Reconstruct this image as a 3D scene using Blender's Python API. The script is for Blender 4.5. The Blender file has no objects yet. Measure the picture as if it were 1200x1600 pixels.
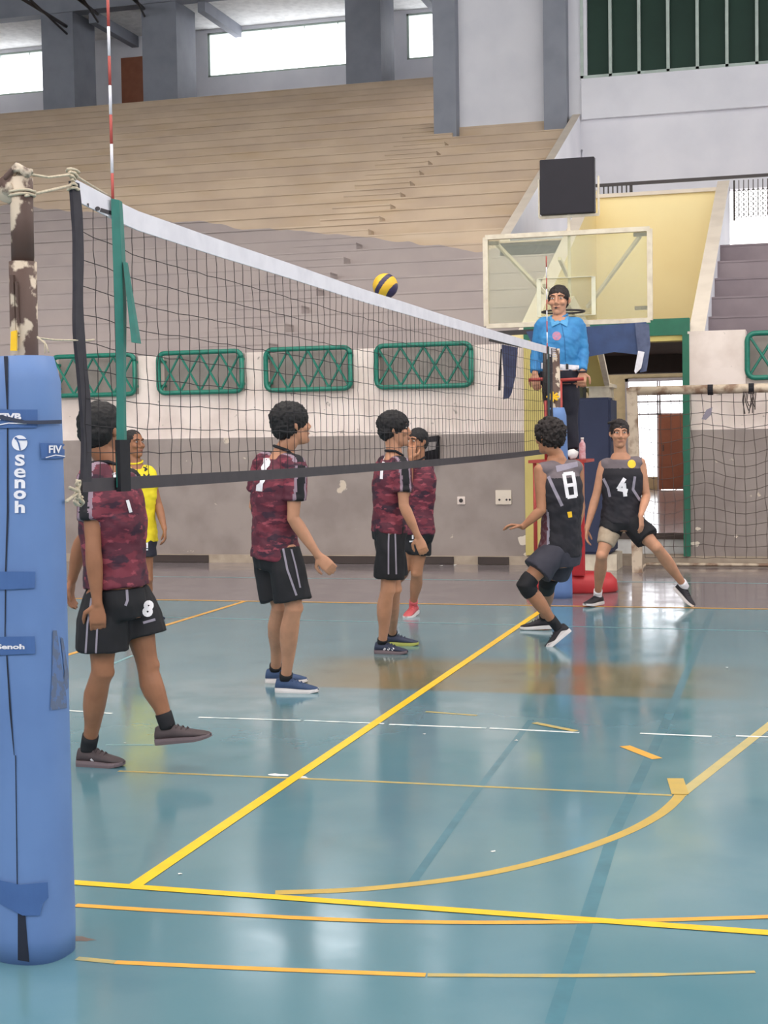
import bpy, bmesh, math, random
from mathutils import Vector, Matrix, noise
from mathutils.bvhtree import BVHTree

# ------------------------------------------------------------------ camera
F_PX, CAM_H, ROLL = 2320.0, 1.59, 0.0163
PITCH = math.atan(115 / F_PX); YAW = math.atan2(661, math.hypot(F_PX, 115))
fh = Vector((-math.sin(YAW), math.cos(YAW), 0)); rt = Vector((math.cos(YAW), math.sin(YAW), 0)); upv = Vector((0, 0, 1))
FW = fh * math.cos(PITCH) - upv * math.sin(PITCH)
U0 = upv * math.cos(PITCH) + fh * math.sin(PITCH)
RV = rt * math.cos(ROLL) - U0 * math.sin(ROLL)
UV = U0 * math.cos(ROLL) + rt * math.sin(ROLL)
CAM = Vector((0, 0, CAM_H))
scene = bpy.context.scene
COL = scene.collection
cam_data = bpy.data.cameras.new('camera'); cam = bpy.data.objects.new('camera', cam_data); COL.objects.link(cam)
cam_data.sensor_width = 36; cam_data.sensor_fit = 'AUTO'; cam_data.lens = F_PX / 1600 * 36
cam_data.clip_end = 200
mw = Matrix.Identity(4)
for i in range(3):
    mw[i][0] = RV[i]; mw[i][1] = UV[i]; mw[i][2] = -FW[i]; mw[i][3] = CAM[i]
cam.matrix_world = mw
scene.camera = cam

# ------------------------------------------------------------------ light
world = bpy.data.worlds.new('world'); scene.world = world; world.use_nodes = True
world.node_tree.nodes['Background'].inputs[0].default_value = (1.0, 0.975, 0.96, 1)
world.node_tree.nodes['Background'].inputs[1].default_value = 4.5
scene.view_settings.view_transform = 'Standard'
scene.view_settings.look = 'None'
scene.view_settings.exposure = 0.18
scene.view_settings.gamma = 1.0
scene.view_settings.use_curve_mapping = False
try:
    scene.cycles.use_denoising = True
    scene.cycles.max_bounces = 6; scene.cycles.diffuse_bounces = 4; scene.cycles.glossy_bounces = 4
    scene.cycles.transparent_max_bounces = 16
except Exception:
    pass
def area(name, loc, rot, sx, sy, power, col=(1, 1, 1)):
    l = bpy.data.lights.new(name, 'AREA'); l.shape = 'RECTANGLE'; l.size = sx; l.size_y = sy; l.energy = power; l.color = col
    o = bpy.data.objects.new(name, l); COL.objects.link(o); o.location = loc; o.rotation_euler = rot
    return o
# fill lamp added under the closed roof to brighten the hall
LAMP_FILL = area('roof_fill', (-3, 9, 13.6), (0, 0, 0), 22, 16, 2600, (1.0, 0.93, 0.86))

# ------------------------------------------------------------------ geometry of the photo -> world
def ray(x, y): return FW + RV * ((x - 600) / F_PX) - UV * ((y - 800) / F_PX)
def atY(x, y, Y): d = ray(x, y); return CAM + d * (Y / d.y)
def atX(x, y, X): d = ray(x, y); return CAM + d * (X / d.x)
def floor(x, y, z=0.0): d = ray(x, y); return CAM + d * ((z - CAM_H) / d.z)
V = Vector
random.seed(7)

# ------------------------------------------------------------------ materials
def lin(c):
    r = []
    for v in c[:3]:
        v = v / 255.0
        r.append(v / 12.92 if v <= 0.04045 else ((v + 0.055) / 1.055) ** 2.4)
    return (r[0], r[1], r[2], 1.0)
MATS = {}
def mat(name, col, rough=0.7, metal=0.0, var=None, scale=6.0, amt=0.5, spec=0.5, lo=0.4, hi=0.65, bump=0.0, detail=4, stretch=None):
    if name in MATS: return MATS[name]
    m = bpy.data.materials.new(name); m.use_nodes = True; nt = m.node_tree; n = nt.nodes; L = nt.links
    b = n['Principled BSDF']
    b.inputs['Base Color'].default_value = lin(col); b.inputs['Roughness'].default_value = rough; b.inputs['Metallic'].default_value = metal
    b.inputs['Specular IOR Level'].default_value = spec
    tc = n.new('ShaderNodeTexCoord')
    nz = n.new('ShaderNodeTexNoise'); nz.inputs['Scale'].default_value = scale; nz.inputs['Detail'].default_value = detail
    if stretch:
        mp = n.new('ShaderNodeMapping'); mp.inputs['Scale'].default_value = stretch; L.new(tc.outputs['Object'], mp.inputs['Vector']); L.new(mp.outputs[0], nz.inputs['Vector'])
    else:
        L.new(tc.outputs['Object'], nz.inputs['Vector'])
    if var is None: var = tuple(max(0, c * 0.86) for c in col); 
    r = n.new('ShaderNodeMapRange'); r.inputs[1].default_value = lo; r.inputs[2].default_value = hi; r.inputs[4].default_value = amt
    L.new(nz.outputs['Fac'], r.inputs[0])
    mx = n.new('ShaderNodeMix'); mx.data_type = 'RGBA'; mx.inputs[6].default_value = lin(col); mx.inputs[7].default_value = lin(var)
    L.new(r.outputs[0], mx.inputs[0]); L.new(mx.outputs[2], b.inputs['Base Color'])
    if bump:
        bp = n.new('ShaderNodeBump'); bp.inputs['Strength'].default_value = bump; bp.inputs['Distance'].default_value = 0.01
        L.new(nz.outputs['Fac'], bp.inputs['Height']); L.new(bp.outputs[0], b.inputs['Normal'])
    MATS[name] = m
    return m
def add_mask(m, col, scale, lo, hi, seed=0.0, amt=1.0, stretch=None):
    """a second patchy colour over a material (peeled paint, scuffs)"""
    nt = m.node_tree; n = nt.nodes; L = nt.links; b = n['Principled BSDF']
    src = b.inputs['Base Color'].links[0].from_socket
    tc = n.new('ShaderNodeTexCoord'); mp = n.new('ShaderNodeMapping'); mp.inputs['Location'].default_value = (seed, seed * 2, seed * 3)
    if stretch: mp.inputs['Scale'].default_value = stretch
    nz = n.new('ShaderNodeTexNoise'); nz.inputs['Scale'].default_value = scale; nz.inputs['Detail'].default_value = 5
    L.new(tc.outputs['Object'], mp.inputs[0]); L.new(mp.outputs[0], nz.inputs['Vector'])
    r = n.new('ShaderNodeMapRange'); r.inputs[1].default_value = lo; r.inputs[2].default_value = hi; r.inputs[4].default_value = amt
    L.new(nz.outputs['Fac'], r.inputs[0])
    mx = n.new('ShaderNodeMix'); mx.data_type = 'RGBA'; mx.inputs[7].default_value = lin(col)
    L.new(src, mx.inputs[6]); L.new(r.outputs[0], mx.inputs[0]); L.new(mx.outputs[2], b.inputs['Base Color'])
    return m
def glass(name, col, trans=0.8, rough=0.02):
    m = bpy.data.materials.new(name); m.use_nodes = True; nt = m.node_tree; n = nt.nodes; L = nt.links
    n.remove(n['Principled BSDF'])
    t = n.new('ShaderNodeBsdfTransparent'); t.inputs[0].default_value = lin(col)
    g = n.new('ShaderNodeBsdfPrincipled'); g.inputs['Base Color'].default_value = lin(col); g.inputs['Roughness'].default_value = rough
    mx = n.new('ShaderNodeMixShader'); mx.inputs[0].default_value = trans
    L.new(g.outputs[0], mx.inputs[1]); L.new(t.outputs[0], mx.inputs[2])
    L.new(mx.outputs[0], n['Material Output'].inputs['Surface'])
    MATS[name] = m
    return m
white = mat('white_paint', (236, 222, 214), 0.75, var=(205, 188, 178), scale=2.5, amt=0.6)
add_mask(white, (150, 140, 132), 7, 0.68, 0.72, 3)
white_cool = mat('cool_white_paint', (222, 222, 228), 0.8, var=(205, 206, 214), scale=1.2, amt=0.5)
grey_wall = mat('grey_wall_paint', (154, 142, 136), 0.42, var=(134, 122, 117), scale=2.2, amt=0.8, detail=8)
add_mask(grey_wall, (205, 190, 172), 5, 0.70, 0.73, 5)
grey_col = mat('grey_column_paint', (138, 142, 152), 0.7, var=(120, 124, 134), scale=2.0)
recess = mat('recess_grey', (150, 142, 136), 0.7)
cream = mat('cream_plaster', (226, 214, 198), 0.75, var=(205, 192, 176), scale=3)
beige = mat('beige_skirting', (176, 160, 142), 0.7, var=(140, 124, 108), scale=6)
brown_dark = mat('dark_brown_board', (62, 50, 46), 0.6)
yellow_wall = mat('yellow_wall_paint', (246, 228, 172), 0.7, var=(240, 218, 158), scale=1.0)
yellow_low = mat('yellow_pilaster_paint', (208, 190, 116), 0.7, var=(190, 172, 100), scale=3.0)
green = mat('green_enamel', (20, 118, 98), 0.35, var=(12, 92, 80), scale=18)
green_beam = mat('green_beam_paint', (34, 108, 84), 0.5)
dark_green_glass = mat('dark_green_glass', (32, 58, 48), 0.5, var=(26, 48, 40), scale=1.0, spec=0.2)
mullion = mat('pale_mullion', (176, 190, 182), 0.5)
brown_door = mat('brown_door_paint', (150, 92, 66), 0.5, var=(130, 76, 54), scale=4)
dark_metal = mat('dark_metal', (52, 44, 42), 0.5)
soffit = mat('soffit_white', (240, 240, 238), 0.8)
tunnel_grey = mat('tunnel_grey', (96, 84, 80), 0.7)
black_mat = mat('black_fabric', (22, 20, 26), 0.85, var=(30, 27, 34), scale=30)
white_trim = mat('white_trim_print', (236, 232, 236), 0.6, var=(220, 214, 220), scale=30)
grey_stripe = mat('grey_stripe', (150, 142, 156), 0.7)
# bleachers: brown paint above a sloping edge, grey below
def bleacher_material():
    m = mat('bleacher_paint', (204, 184, 160), 0.8, var=(186, 166, 146), scale=0.8, amt=0.9, detail=10, bump=0.15)
    add_mask(m, (188, 164, 132), 3.0, 0.5, 0.75, 2, 0.7, (0.25, 1, 1))
    nt = m.node_tree; n = nt.nodes; L = nt.links; b = n['Principled BSDF']
    src = b.inputs['Base Color'].links[0].from_socket
    tc = n.new('ShaderNodeTexCoord'); sp = n.new('ShaderNodeSeparateXYZ'); L.new(tc.outputs['Object'], sp.inputs[0])
    nz = n.new('ShaderNodeTexNoise'); nz.inputs['Scale'].default_value = 1.2; L.new(tc.outputs['Object'], nz.inputs['Vector'])
    # edge height: 4.30 at X>=-4.6 rising to 6.25 at X=-15.2
    cr = n.new('ShaderNodeMapRange'); cr.inputs[1].default_value = -15.2; cr.inputs[2].default_value = -4.9; cr.inputs[3].default_value = 6.22; cr.inputs[4].default_value = 4.36
    L.new(sp.outputs['X'], cr.inputs[0])
    ad = n.new('ShaderNodeMath'); ad.operation = 'MULTIPLY_ADD'; ad.inputs[1].default_value = 0.25; L.new(nz.outputs['Fac'], ad.inputs[0]); L.new(cr.outputs[0], ad.inputs[2])
    gt = n.new('ShaderNodeMath'); gt.operation = 'LESS_THAN'; L.new(sp.outputs['Z'], gt.inputs[0]); L.new(ad.outputs[0], gt.inputs[1])
    nz2 = n.new('ShaderNodeTexNoise'); nz2.inputs['Scale'].default_value = 1.5; nz2.inputs['Detail'].default_value = 8; L.new(tc.outputs['Object'], nz2.inputs['Vector'])
    g = n.new('ShaderNodeMix'); g.data_type = 'RGBA'; g.inputs[6].default_value = lin((150, 140, 140)); g.inputs[7].default_value = lin((178, 166, 160)); L.new(nz2.outputs['Fac'], g.inputs[0])
    mx = n.new('ShaderNodeMix'); mx.data_type = 'RGBA'; L.new(gt.outputs[0], mx.inputs[0]); L.new(src, mx.inputs[6]); L.new(g.outputs[2], mx.inputs[7])
    L.new(mx.outputs[2], b.inputs['Base Color'])
    return m
bleach = bleacher_material()
grey_bleach = mat('grey_bleacher_paint', (134, 122, 126), 0.75, var=(114, 102, 108), scale=1.2, amt=0.9, detail=8)
def floor_material():
    m = mat('court_floor', (88, 130, 142), 0.22, var=(106, 141, 150), scale=0.7, amt=0.8, detail=8)
    add_mask(m, (68, 118, 134), 1.6, 0.55, 0.8, 4, 0.6)
    nt = m.node_tree; n = nt.nodes; L = nt.links; b = n['Principled BSDF']
    src = b.inputs['Base Color'].links[0].from_socket
    tc = n.new('ShaderNodeTexCoord'); sp = n.new('ShaderNodeSeparateXYZ'); L.new(tc.outputs['Object'], sp.inputs[0])
    def rng(sock, a, bb, c, d):
        r = n.new('ShaderNodeMapRange'); r.inputs[1].default_value = a; r.inputs[2].default_value = bb; r.inputs[3].default_value = c; r.inputs[4].default_value = d
        L.new(sock, r.inputs[0]); return r.outputs[0]
    def mul(a, bb):
        r = n.new('ShaderNodeMath'); r.operation = 'MULTIPLY'; L.new(a, r.inputs[0])
        if isinstance(bb, float): r.inputs[1].default_value = bb
        else: L.new(bb, r.inputs[1])
        return r.outputs[0]
    def over(src, fac, col):
        mx = n.new('ShaderNodeMix'); mx.data_type = 'RGBA'; L.new(fac, mx.inputs[0]); L.new(src, mx.inputs[6]); mx.inputs[7].default_value = lin(col); return mx.outputs[2]
    nz = n.new('ShaderNodeTexNoise'); nz.inputs['Scale'].default_value = 1.1; nz.inputs['Detail'].default_value = 6; L.new(tc.outputs['Object'], nz.inputs['Vector'])
    # bare worn patch across the middle (olive), with ragged sides
    fy = mul(rng(sp.outputs['Y'], 8.95, 9.05, 0, 1), rng(sp.outputs['Y'], 10.1, 10.5, 1, 0))
    fx = mul(rng(sp.outputs['X'], -3.6, -3.0, 0, 1), rng(sp.outputs['X'], -1.0, -0.2, 1, 0))
    f = mul(mul(fy, fx), rng(nz.outputs['Fac'], 0.3, 0.5, 0.5, 0.95))
    src = over(src, f, (118, 112, 84))
    # run-off zone outside the far sideline
    src = over(src, rng(sp.outputs['Y'], 13.74, 13.76, 0, 1), (124, 116, 120))
    L.new(src, b.inputs['Base Color'])
    nz3 = n.new('ShaderNodeTexNoise'); nz3.inputs['Scale'].default_value = 3; nz3.inputs['Detail'].default_value = 6; L.new(tc.outputs['Object'], nz3.inputs['Vector'])
    L.new(rng(nz3.outputs['Fac'], 0.3, 0.7, 0.09, 0.19), b.inputs['Roughness'])
    bp = n.new('ShaderNodeBump'); bp.inputs['Strength'].default_value = 0.02; bp.inputs['Distance'].default_value = 0.02; L.new(nz3.outputs['Fac'], bp.inputs['Height']); L.new(bp.outputs[0], b.inputs['Normal'])
    b.inputs['Specular IOR Level'].default_value = 0.8; b.inputs['IOR'].default_value = 1.65
    return m
court = floor_material()

# ------------------------------------------------------------------ mesh helpers
def finish(name, bm, mats, parent=None, smooth=False):
    me = bpy.data.meshes.new(name)
    bmesh.ops.recalc_face_normals(bm, faces=bm.faces)
    bm.to_mesh(me); bm.free()
    if not isinstance(mats, (list, tuple)): mats = [mats]
    for m in mats: me.materials.append(m)
    if smooth:
        for p in me.polygons: p.use_smooth = True
    o = bpy.data.objects.new(name, me); COL.objects.link(o)
    if parent is not None: o.parent = parent
    return o
def box(bm, x0, x1, y0, y1, z0, z1, mi=0):
    vs = [bm.verts.new(c) for c in ((x0, y0, z0), (x1, y0, z0), (x1, y1, z0), (x0, y1, z0), (x0, y0, z1), (x1, y0, z1), (x1, y1, z1), (x0, y1, z1))]
    for f in ((0, 3, 2, 1), (4, 5, 6, 7), (0, 1, 5, 4), (1, 2, 6, 5), (2, 3, 7, 6), (3, 0, 4, 7)):
        fc = bm.faces.new([vs[i] for i in f]); fc.material_index = mi
def frame_of(d, ref=None):
    d = d.normalized()
    r = ref if ref is not None else (V((0, 0, 1)) if abs(d.z) < 0.9 else V((0, 1, 0)))
    a = r - d * r.dot(d)
    if a.length < 1e-4: r = V((1, 0, 0)); a = r - d * r.dot(d)
    a.normalize(); return a, d.cross(a).normalized()
def loft(bm, rings, mi=0, cap=True):
    rows = [[bm.verts.new(p) for p in r] for r in rings]
    n = len(rows[0])
    for i in range(len(rows) - 1):
        for j in range(n):
            f = bm.faces.new((rows[i][j], rows[i][(j + 1) % n], rows[i + 1][(j + 1) % n], rows[i + 1][j])); f.material_index = mi
    if cap:
        f = bm.faces.new(rows[0][::-1]); f.material_index = mi
        f = bm.faces.new(rows[-1]); f.material_index = mi
def ell(c, a, b, ra, rb, n=16):
    return [c + a * (ra * math.cos(2 * math.pi * k / n)) + b * (rb * math.sin(2 * math.pi * k / n)) for k in range(n)]
def tube(bm, pts, rad, n=8, mi=0, ref=None, round_ends=False, flat=1.0):
    pts = [V(p) for p in pts]
    rads = rad if isinstance(rad, (list, tuple)) else [rad] * len(pts)
    rings = []
    dirs = []
    for i in range(len(pts)):
        d = (pts[min(i + 1, len(pts) - 1)] - pts[max(i - 1, 0)])
        dirs.append(d.normalized() if d.length > 1e-9 else V((0, 0, 1)))
    a, b = frame_of(dirs[0], ref)
    def add(c, r): rings.append(ell(c, a, b, r, r * flat, n))
    for i, p in enumerate(pts):
        if i:
            a = a - dirs[i] * a.dot(dirs[i]); a.normalize(); b = dirs[i].cross(a).normalized()
        if i == 0 and round_ends:
            for t in (0.9, 0.7, 0.4): add(p - dirs[0] * rads[0] * t, rads[0] * math.sqrt(1 - t * t))
        add(p, rads[i])
        if i == len(pts) - 1 and round_ends:
            for t in (0.4, 0.7, 0.9): add(p + dirs[-1] * rads[-1] * t, rads[-1] * math.sqrt(1 - t * t))
    loft(bm, rings, mi)
def rect_tube(bm, p, q, w, h, mi=0, ref=None):
    p, q = V(p), V(q); a, b = frame_of(q - p, ref)
    r = lambda c: [c + a * h / 2 + b * w / 2, c - a * h / 2 + b * w / 2, c - a * h / 2 - b * w / 2, c + a * h / 2 - b * w / 2]
    loft(bm, [r(p), r(q)], mi)
def sphere(bm, c, r, sx=1, sy=1, sz=1, n=12, m=8, mi=0, ax=None):
    ax = ax or (V((1, 0, 0)), V((0, 1, 0)), V((0, 0, 1)))
    rings = []
    for i in range(1, m):
        t = math.pi * i / m
        rings.append(ell(c - ax[2] * (r * sz * math.cos(t)), ax[0], ax[1], r * sx * math.sin(t), r * sy * math.sin(t), n))
    loft(bm, rings, mi)
def thing(name, label, cat, loc=(0, 0, 0), group=None):
    o = bpy.data.objects.new(name, None); COL.objects.link(o); o.location = loc; o.empty_display_size = 0.1
    o['label'] = label; o['category'] = cat
    if group: o['group'] = group
    return o
def tag(o, label, cat, group=None, kind=None):
    o['label'] = label; o['category'] = cat
    if group: o['group'] = group
    if kind: o['kind'] = kind
    return o
def part(name, bm, mats, parent, smooth=False, label=None):
    """mesh in world coordinates, hung under its thing"""
    o = finish(name, bm, mats, None, smooth)
    root = parent; off = V((0, 0, 0)); p = parent
    while p is not None: off += p.location; p = p.parent
    o.data.transform(Matrix.Translation(-off)); o.parent = parent
    if label: o['label'] = label
    return o
def struct(name, bm, mats, smooth=False):
    o = finish(name, bm, mats, None, smooth); o['kind'] = 'structure'; return o
def box_struct(name, dims, m):
    bm = bmesh.new(); box(bm, *dims); return struct(name, bm, m)

# ------------------------------------------------------------------ the hall
W = 18.1; Z0 = 2.74; R_, T_ = 0.305, 0.69; YB = 18.4
def row_y(n): return YB + T_ * n
def row_z(n): return Z0 + R_ * n
bm = bmesh.new(); box(bm, -34, 14, -6, W + 0.25, -0.3, 0.0); struct('floor', bm, court)

# front wall under the stands: grey dado, white band, white piers between grey recesses
bm = bmesh.new()
def fw(x0, x1): 
    box(bm, x0, x1, W, W + 0.3, 0.0, 1.63, 0); box(bm, x0, x1, W, W + 0.3, 1.63, 2.23, 1)
fw(-30, -3.33)
fw(-1.35, 12)
rec = [(-9.75, -8.5), (-8.2, -6.99), (-6.7, -5.52), (-5.22, -3.96), (-0.68, 0.6)]
k = -30
xs = [-12.9, -11.7, -11.4, -10.05] + [v for r in rec[:4] for v in r]
edges = [-30] + [-12.9, -11.7, -11.4, -10.1] + [v for r in rec[:4] for v in r] + [-3.33]
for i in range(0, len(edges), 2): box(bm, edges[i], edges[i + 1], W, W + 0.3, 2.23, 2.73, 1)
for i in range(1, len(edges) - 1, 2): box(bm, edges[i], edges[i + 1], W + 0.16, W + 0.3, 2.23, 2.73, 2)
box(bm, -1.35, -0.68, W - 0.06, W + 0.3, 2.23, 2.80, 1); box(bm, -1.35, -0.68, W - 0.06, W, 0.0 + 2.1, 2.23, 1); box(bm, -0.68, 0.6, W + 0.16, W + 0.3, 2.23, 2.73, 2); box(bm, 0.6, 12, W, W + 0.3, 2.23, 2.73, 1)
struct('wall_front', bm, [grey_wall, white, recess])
bm = bmesh.new(); box(bm, -3.33, -3.08, W - 0.03, W + 0.4, 0.12, 2.74); struct('trim_1', bm, yellow_low)
# skirting: beige strip with dark boards
bm = bmesh.new()
box(bm, -30, -3.05, W - 0.04, W, 0.0, 0.105)
box(bm, -3.05, -1.36, W - 0.03, W + 0.2, 0.0, 0.13)
box(bm, -1.36, 12, W - 0.04, W, 0.0, 0.12)
for x0, x1 in ((-8.62, -7.54), (-6.25, -5.25), (-4.66, -4.24), (-3.93, -3.54)): box(bm, x0, x1, W - 0.06, W - 0.03, 0.005, 0.098, 1)
struct('baseboard_front', bm, [beige, brown_dark])

# stands
def steps(bm, x0, x1, n0, n1, sub=1, mi=0, y_end=None, zb=2.0):
    r, t = R_ / sub, T_ / sub
    for i in range((n1 - n0) * sub):
        y = YB + n0 * T_ + i * t; z = Z0 + n0 * R_ + (i - 1) * r
        yb = y + t + 0.02
        # riser with a shallow nosing so every step edge draws a line
        box(bm, x0, x1, y, yb + 0.4, z - 0.4, z + r - 0.02, mi)
        box(bm, x0, x1, y - (0.02 if n0 + i / sub > 7.5 else 0.007), yb + 0.4, z + r - 0.025, z + r, mi)
bm = bmesh.new()
steps(bm, -30, -7.95, 0, 26); steps(bm, -7.95, -7.27, 18, 26)
box(bm, -30, -7.27, row_y(26) - 0.02, row_y(26) + 0.9, row_z(24), row_z(25) + 0.13); box(bm, -7.27, -4.45, row_y(18) - 0.7, YB + 11.76, row_z(16), row_z(17) + 0.02)
steps(bm, -6.9, -4.45, 0, 18)
steps(bm, -4.45, -3.46, 0, 7)
steps(bm, -7.95, -6.9, 0, 18, sub=2)
box(bm, -30, -3.46, W + 0.17, YB + 0.3, 2.35, 2.745)
struct('wall_stands_left', bm, bleach)
bm = bmesh.new()
steps(bm, -1.17, 12, 0, 6); box(bm, -1.17, 12, W + 0.17, YB + 0.3, 2.35, 2.745)
box(bm, -1.17, 12, row_y(5) + 0.3, 30.1, row_z(5) - 0.3, row_z(5) - 0.01)
struct('wall_stands_right', bm, grey_bleach)
# sloping parapets
def parapet(name, x0, x1, n0, n1, zb, top=0.05, mats=None, drop=None):
    bm = bmesh.new()
    y0, y1 = row_y(n0), row_y(n1); z0, z1 = row_z(n0) + top, row_z(n1) + top
    vs = [(y0, zb if drop is None else z0 - drop), (y1, zb if drop is None else z1 - drop), (y1, z1), (y0, z0)]
    A = [bm.verts.new((x0, y, z)) for y, z in vs]; B = [bm.verts.new((x1, y, z)) for y, z in vs]
    fs = [bm.faces.new(A), bm.faces.new(B[::-1])]
    for i in range(4):
        j = (i + 1) % 4; f = bm.faces.new((A[j], A[i], B[i], B[j])); fs.append(f)
    fs[1].material_index = 1
    return struct(name, bm, mats)
parapet('trim_2', -3.50, -3.30, -0.4, 9.2, 2.3, 0.08, [cream, yellow_wall])
parapet('trim_3', -4.50, -4.34, 6, 17.6, 4.2, 0.10, [cream, white_cool])
parapet('trim_4', -1.36, -1.17, -0.4, 9.2, 2.7, 0.10, [cream, white_cool])
# landing over the entrance, yellow wall below it
bm = bmesh.new(); box(bm, -4.34, -1.17, 24.8, 30.1, 4.45, 4.57); box(bm, -4.34, -3.5, 22.54, 24.8, 4.3, 4.57); struct('floor_landing', bm, cream)
bm = bmesh.new(); box(bm, -3.31, -1.36, 24.6, 24.8, 2.95, 5.46, 0); box(bm, -3.6, -1.17, 24.55, 24.85, 5.46, 5.52, 1)
box(bm, -3.5, -3.3, 18.2, 24.8, 2.3, 2.9, 0)
struct('wall_entrance_yellow', bm, [yellow_wall, cream])
bm = bmesh.new(); box(bm, -3.33, -1.33, W - 0.02, W + 0.1, 2.765, 2.965); box(bm, -1.41, -1.33, W - 0.07, W - 0.0, 0.12, 2.77); struct('trim_5', bm, green_beam)
bm = bmesh.new(); box(bm, -3.33, -1.36, W, W + 0.28, 2.70, 2.77); struct('trim_6', bm, yellow_low)
bm = bmesh.new()
box(bm, -3.33, -1.36, W + 0.28, 24.8, 2.72, 2.95)
box(bm, -8, 3, 24.6, 34, 2.95, 3.1)
box(bm, -3.4, -1.3, 21.5, 21.8, 2.46, 2.72)
box(bm, -3.33, -3.1, W + 0.3, 20.5, 0.3, 2.75)
box(bm, -1.36, -1.2, W + 0.3, 24.0, 0.0, 2.75)
struct('ceiling_entrance', bm, tunnel_grey)
bm = bmesh.new(); box(bm, -8, 3, 18.9, 34.2, -0.2, 0.33); box(bm, -3.4, -1.3, W + 0.2, 18.9, 0.0, 0.02)
m_tun = mat('polished_entrance_floor', (190, 176, 170), 0.12, var=(160, 146, 142), scale=3)
struct('floor_entrance', bm, m_tun)
bm = bmesh.new(); box(bm, -3.1, -1.36, 18.86, 18.9, 0.0, 0.27); struct('trim_15', bm, soffit)
bm = bmesh.new(); box(bm, -3.1, -1.36, 18.84, 18.9, 0.27, 0.345); struct('trim_16', bm, tunnel_grey)
# entrance end wall with glazed opening and brown door leaf
g0 = atY(977, 592, 34); g1 = atY(1030, 648, 34); g2 = atY(1073, 765, 34)
bm = bmesh.new(); box(bm, -8, g0.x, 34, 34.2, 0.33, 3.1); box(bm, g0.x, 1.0, 34, 34.2, g0.z, 3.1); box(bm, 1.0, 3, 34, 34.2, 0.33, 3.1); box(bm, g0.x, g1.x, 34, 34.2, 0.33, 0.62)
struct('wall_entrance_end', bm, mat('entrance_cream', (206, 190, 150), 0.7))
wt = struct('window_1', (lambda b: (box(b, g0.x, g0.x + 0.07, 33.95, 34.05, 0.33, g0.z), box(b, g0.x, 1.0, 33.95, 34.05, g0.z - 0.07, g0.z), [box(b, g0.x, 1.0, 33.97, 34.03, z, z + 0.035) for z in (2.02, 2.3)], [box(b, x, x + 0.035, 33.97, 34.03, 0.33, g0.z) for x in (g0.x + 0.75, g1.x - 0.05, g1.x + 1.3, -0.8)], b)[-1])(bmesh.new()), mat('window_frame_grey', (180, 176, 178), 0.5))
bm = bmesh.new(); box(bm, g0.x, 1.0, 34.06, 34.07, 0.6, g0.z)
pane_clear = glass('clear_pane', (250, 252, 255), 0.9)
part('pane', bm, pane_clear, wt)
bm = bmesh.new(); box(bm, g1.x, g2.x + 0.5, 33.85, 33.93, 0.34, g1.z); dd = struct('door_1', bm, brown_door)
bm = bmesh.new(); tube(bm, [(g1.x + 0.1, 33.82, 1.2), (g1.x + 0.1, 33.82, 1.35)], 0.012); part('door_handle', bm, dark_metal, dd)

# upper end wall (right) with piers and the dark green window
bm = bmesh.new()
YW = 30.15
box(bm, -7.27, -4.30, YW, YW + 0.3, row_z(17) - 0.6, 15, 0)
box(bm, -4.30, -1.55, YW, YW + 0.3, 4.4, 8.76, 0)
box(bm, -1.55, 12, YW, YW + 0.3, 6.36, 8.76, 0)
box(bm, -4.30, -4.2, YW, YW + 0.3, 8.76, 15, 0)
box(bm, -4.25, 12, YW + 0.0, YW + 0.3, 12.5, 15, 0)
box(bm, -4.30, 12, YW - 0.12, YW, 4.4 + 3.5, 8.70, 0)
box(bm, -7.27, -7.2, YW, 39, 10.2, 15, 0)
struct('wall_upper_right', bm, white_cool)
for i, (x0, x1) in enumerate(((-7.30, -6.83), (-5.03, -4.57))):
    box_struct('trim_%d' % (7 + i), (x0, x1, YW - 0.3, YW + 0.02, row_z(17) - 0.4 - 0.3 * (i == 0), 15), grey_col)
bm = bmesh.new(); box(bm, -4.2, 12, YW + 0.1, YW + 0.14, 8.76, 12.5); wg = struct('window_2', bm, dark_green_glass)
bm = bmesh.new()
for k in range(14): 
    x = -4.33 + 0.567 * k; box(bm, x, x + 0.06, YW - 0.03, YW + 0.08, 8.73, 12.5)
box(bm, -4.33, 12, YW - 0.03, YW + 0.08, 8.70, 8.78)
part('window_frame', bm, mullion, wg)

# upper back wall (left) with three bright windows, a door and piers
YK = 38.6
zb, zt = 11.60, 12.80
wins = [(-26, -20.70), (-15.82, -9.9 - 1.2), (-10.15, -8.0)]
wins = [(-26, -20.70), (-15.82, -11.0), (-10.15, -8.0)]
bm = bmesh.new()
box(bm, -32, -7.2, YK, YK + 0.25, 9.6, zb); box(bm, -32, -7.2, YK, YK + 0.25, zt, 15)
e = [-32, wins[0][0], wins[0][1], wins[1][0], wins[1][1], wins[2][0], wins[2][1], -7.2]
for i in range(0, 8, 2): box(bm, e[i], e[i + 1], YK, YK + 0.25, zb, zt)
struct('wall_back', bm, white_cool)
for i, (x0, x1) in enumerate(wins):
    bm = bmesh.new()
    box(bm, x0, x0 + 0.06, YK + 0.02, YK + 0.1, zb, zt); box(bm, x1 - 0.06, x1, YK + 0.02, YK + 0.1, zb, zt); box(bm, x0, x1, YK + 0.02, YK + 0.1, zt - 0.05, zt); box(bm, x0, x1, YK + 0.02, YK + 0.1, zb, zb + 0.05)
    xx = x0 + 0.9
    while xx < x1 - 0.3: box(bm, xx, xx + 0.02, YK + 0.03, YK + 0.07, zt - 0.12, zt); xx += 0.95
    w_ = struct('window_%d' % (3 + i), bm, mullion)
    bm = bmesh.new(); box(bm, x0, x1, YK + 0.12, YK + 0.13, zb, zt); part('pane', bm, pane_clear, w_)
dx = atY(190, 92, YK)
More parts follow.
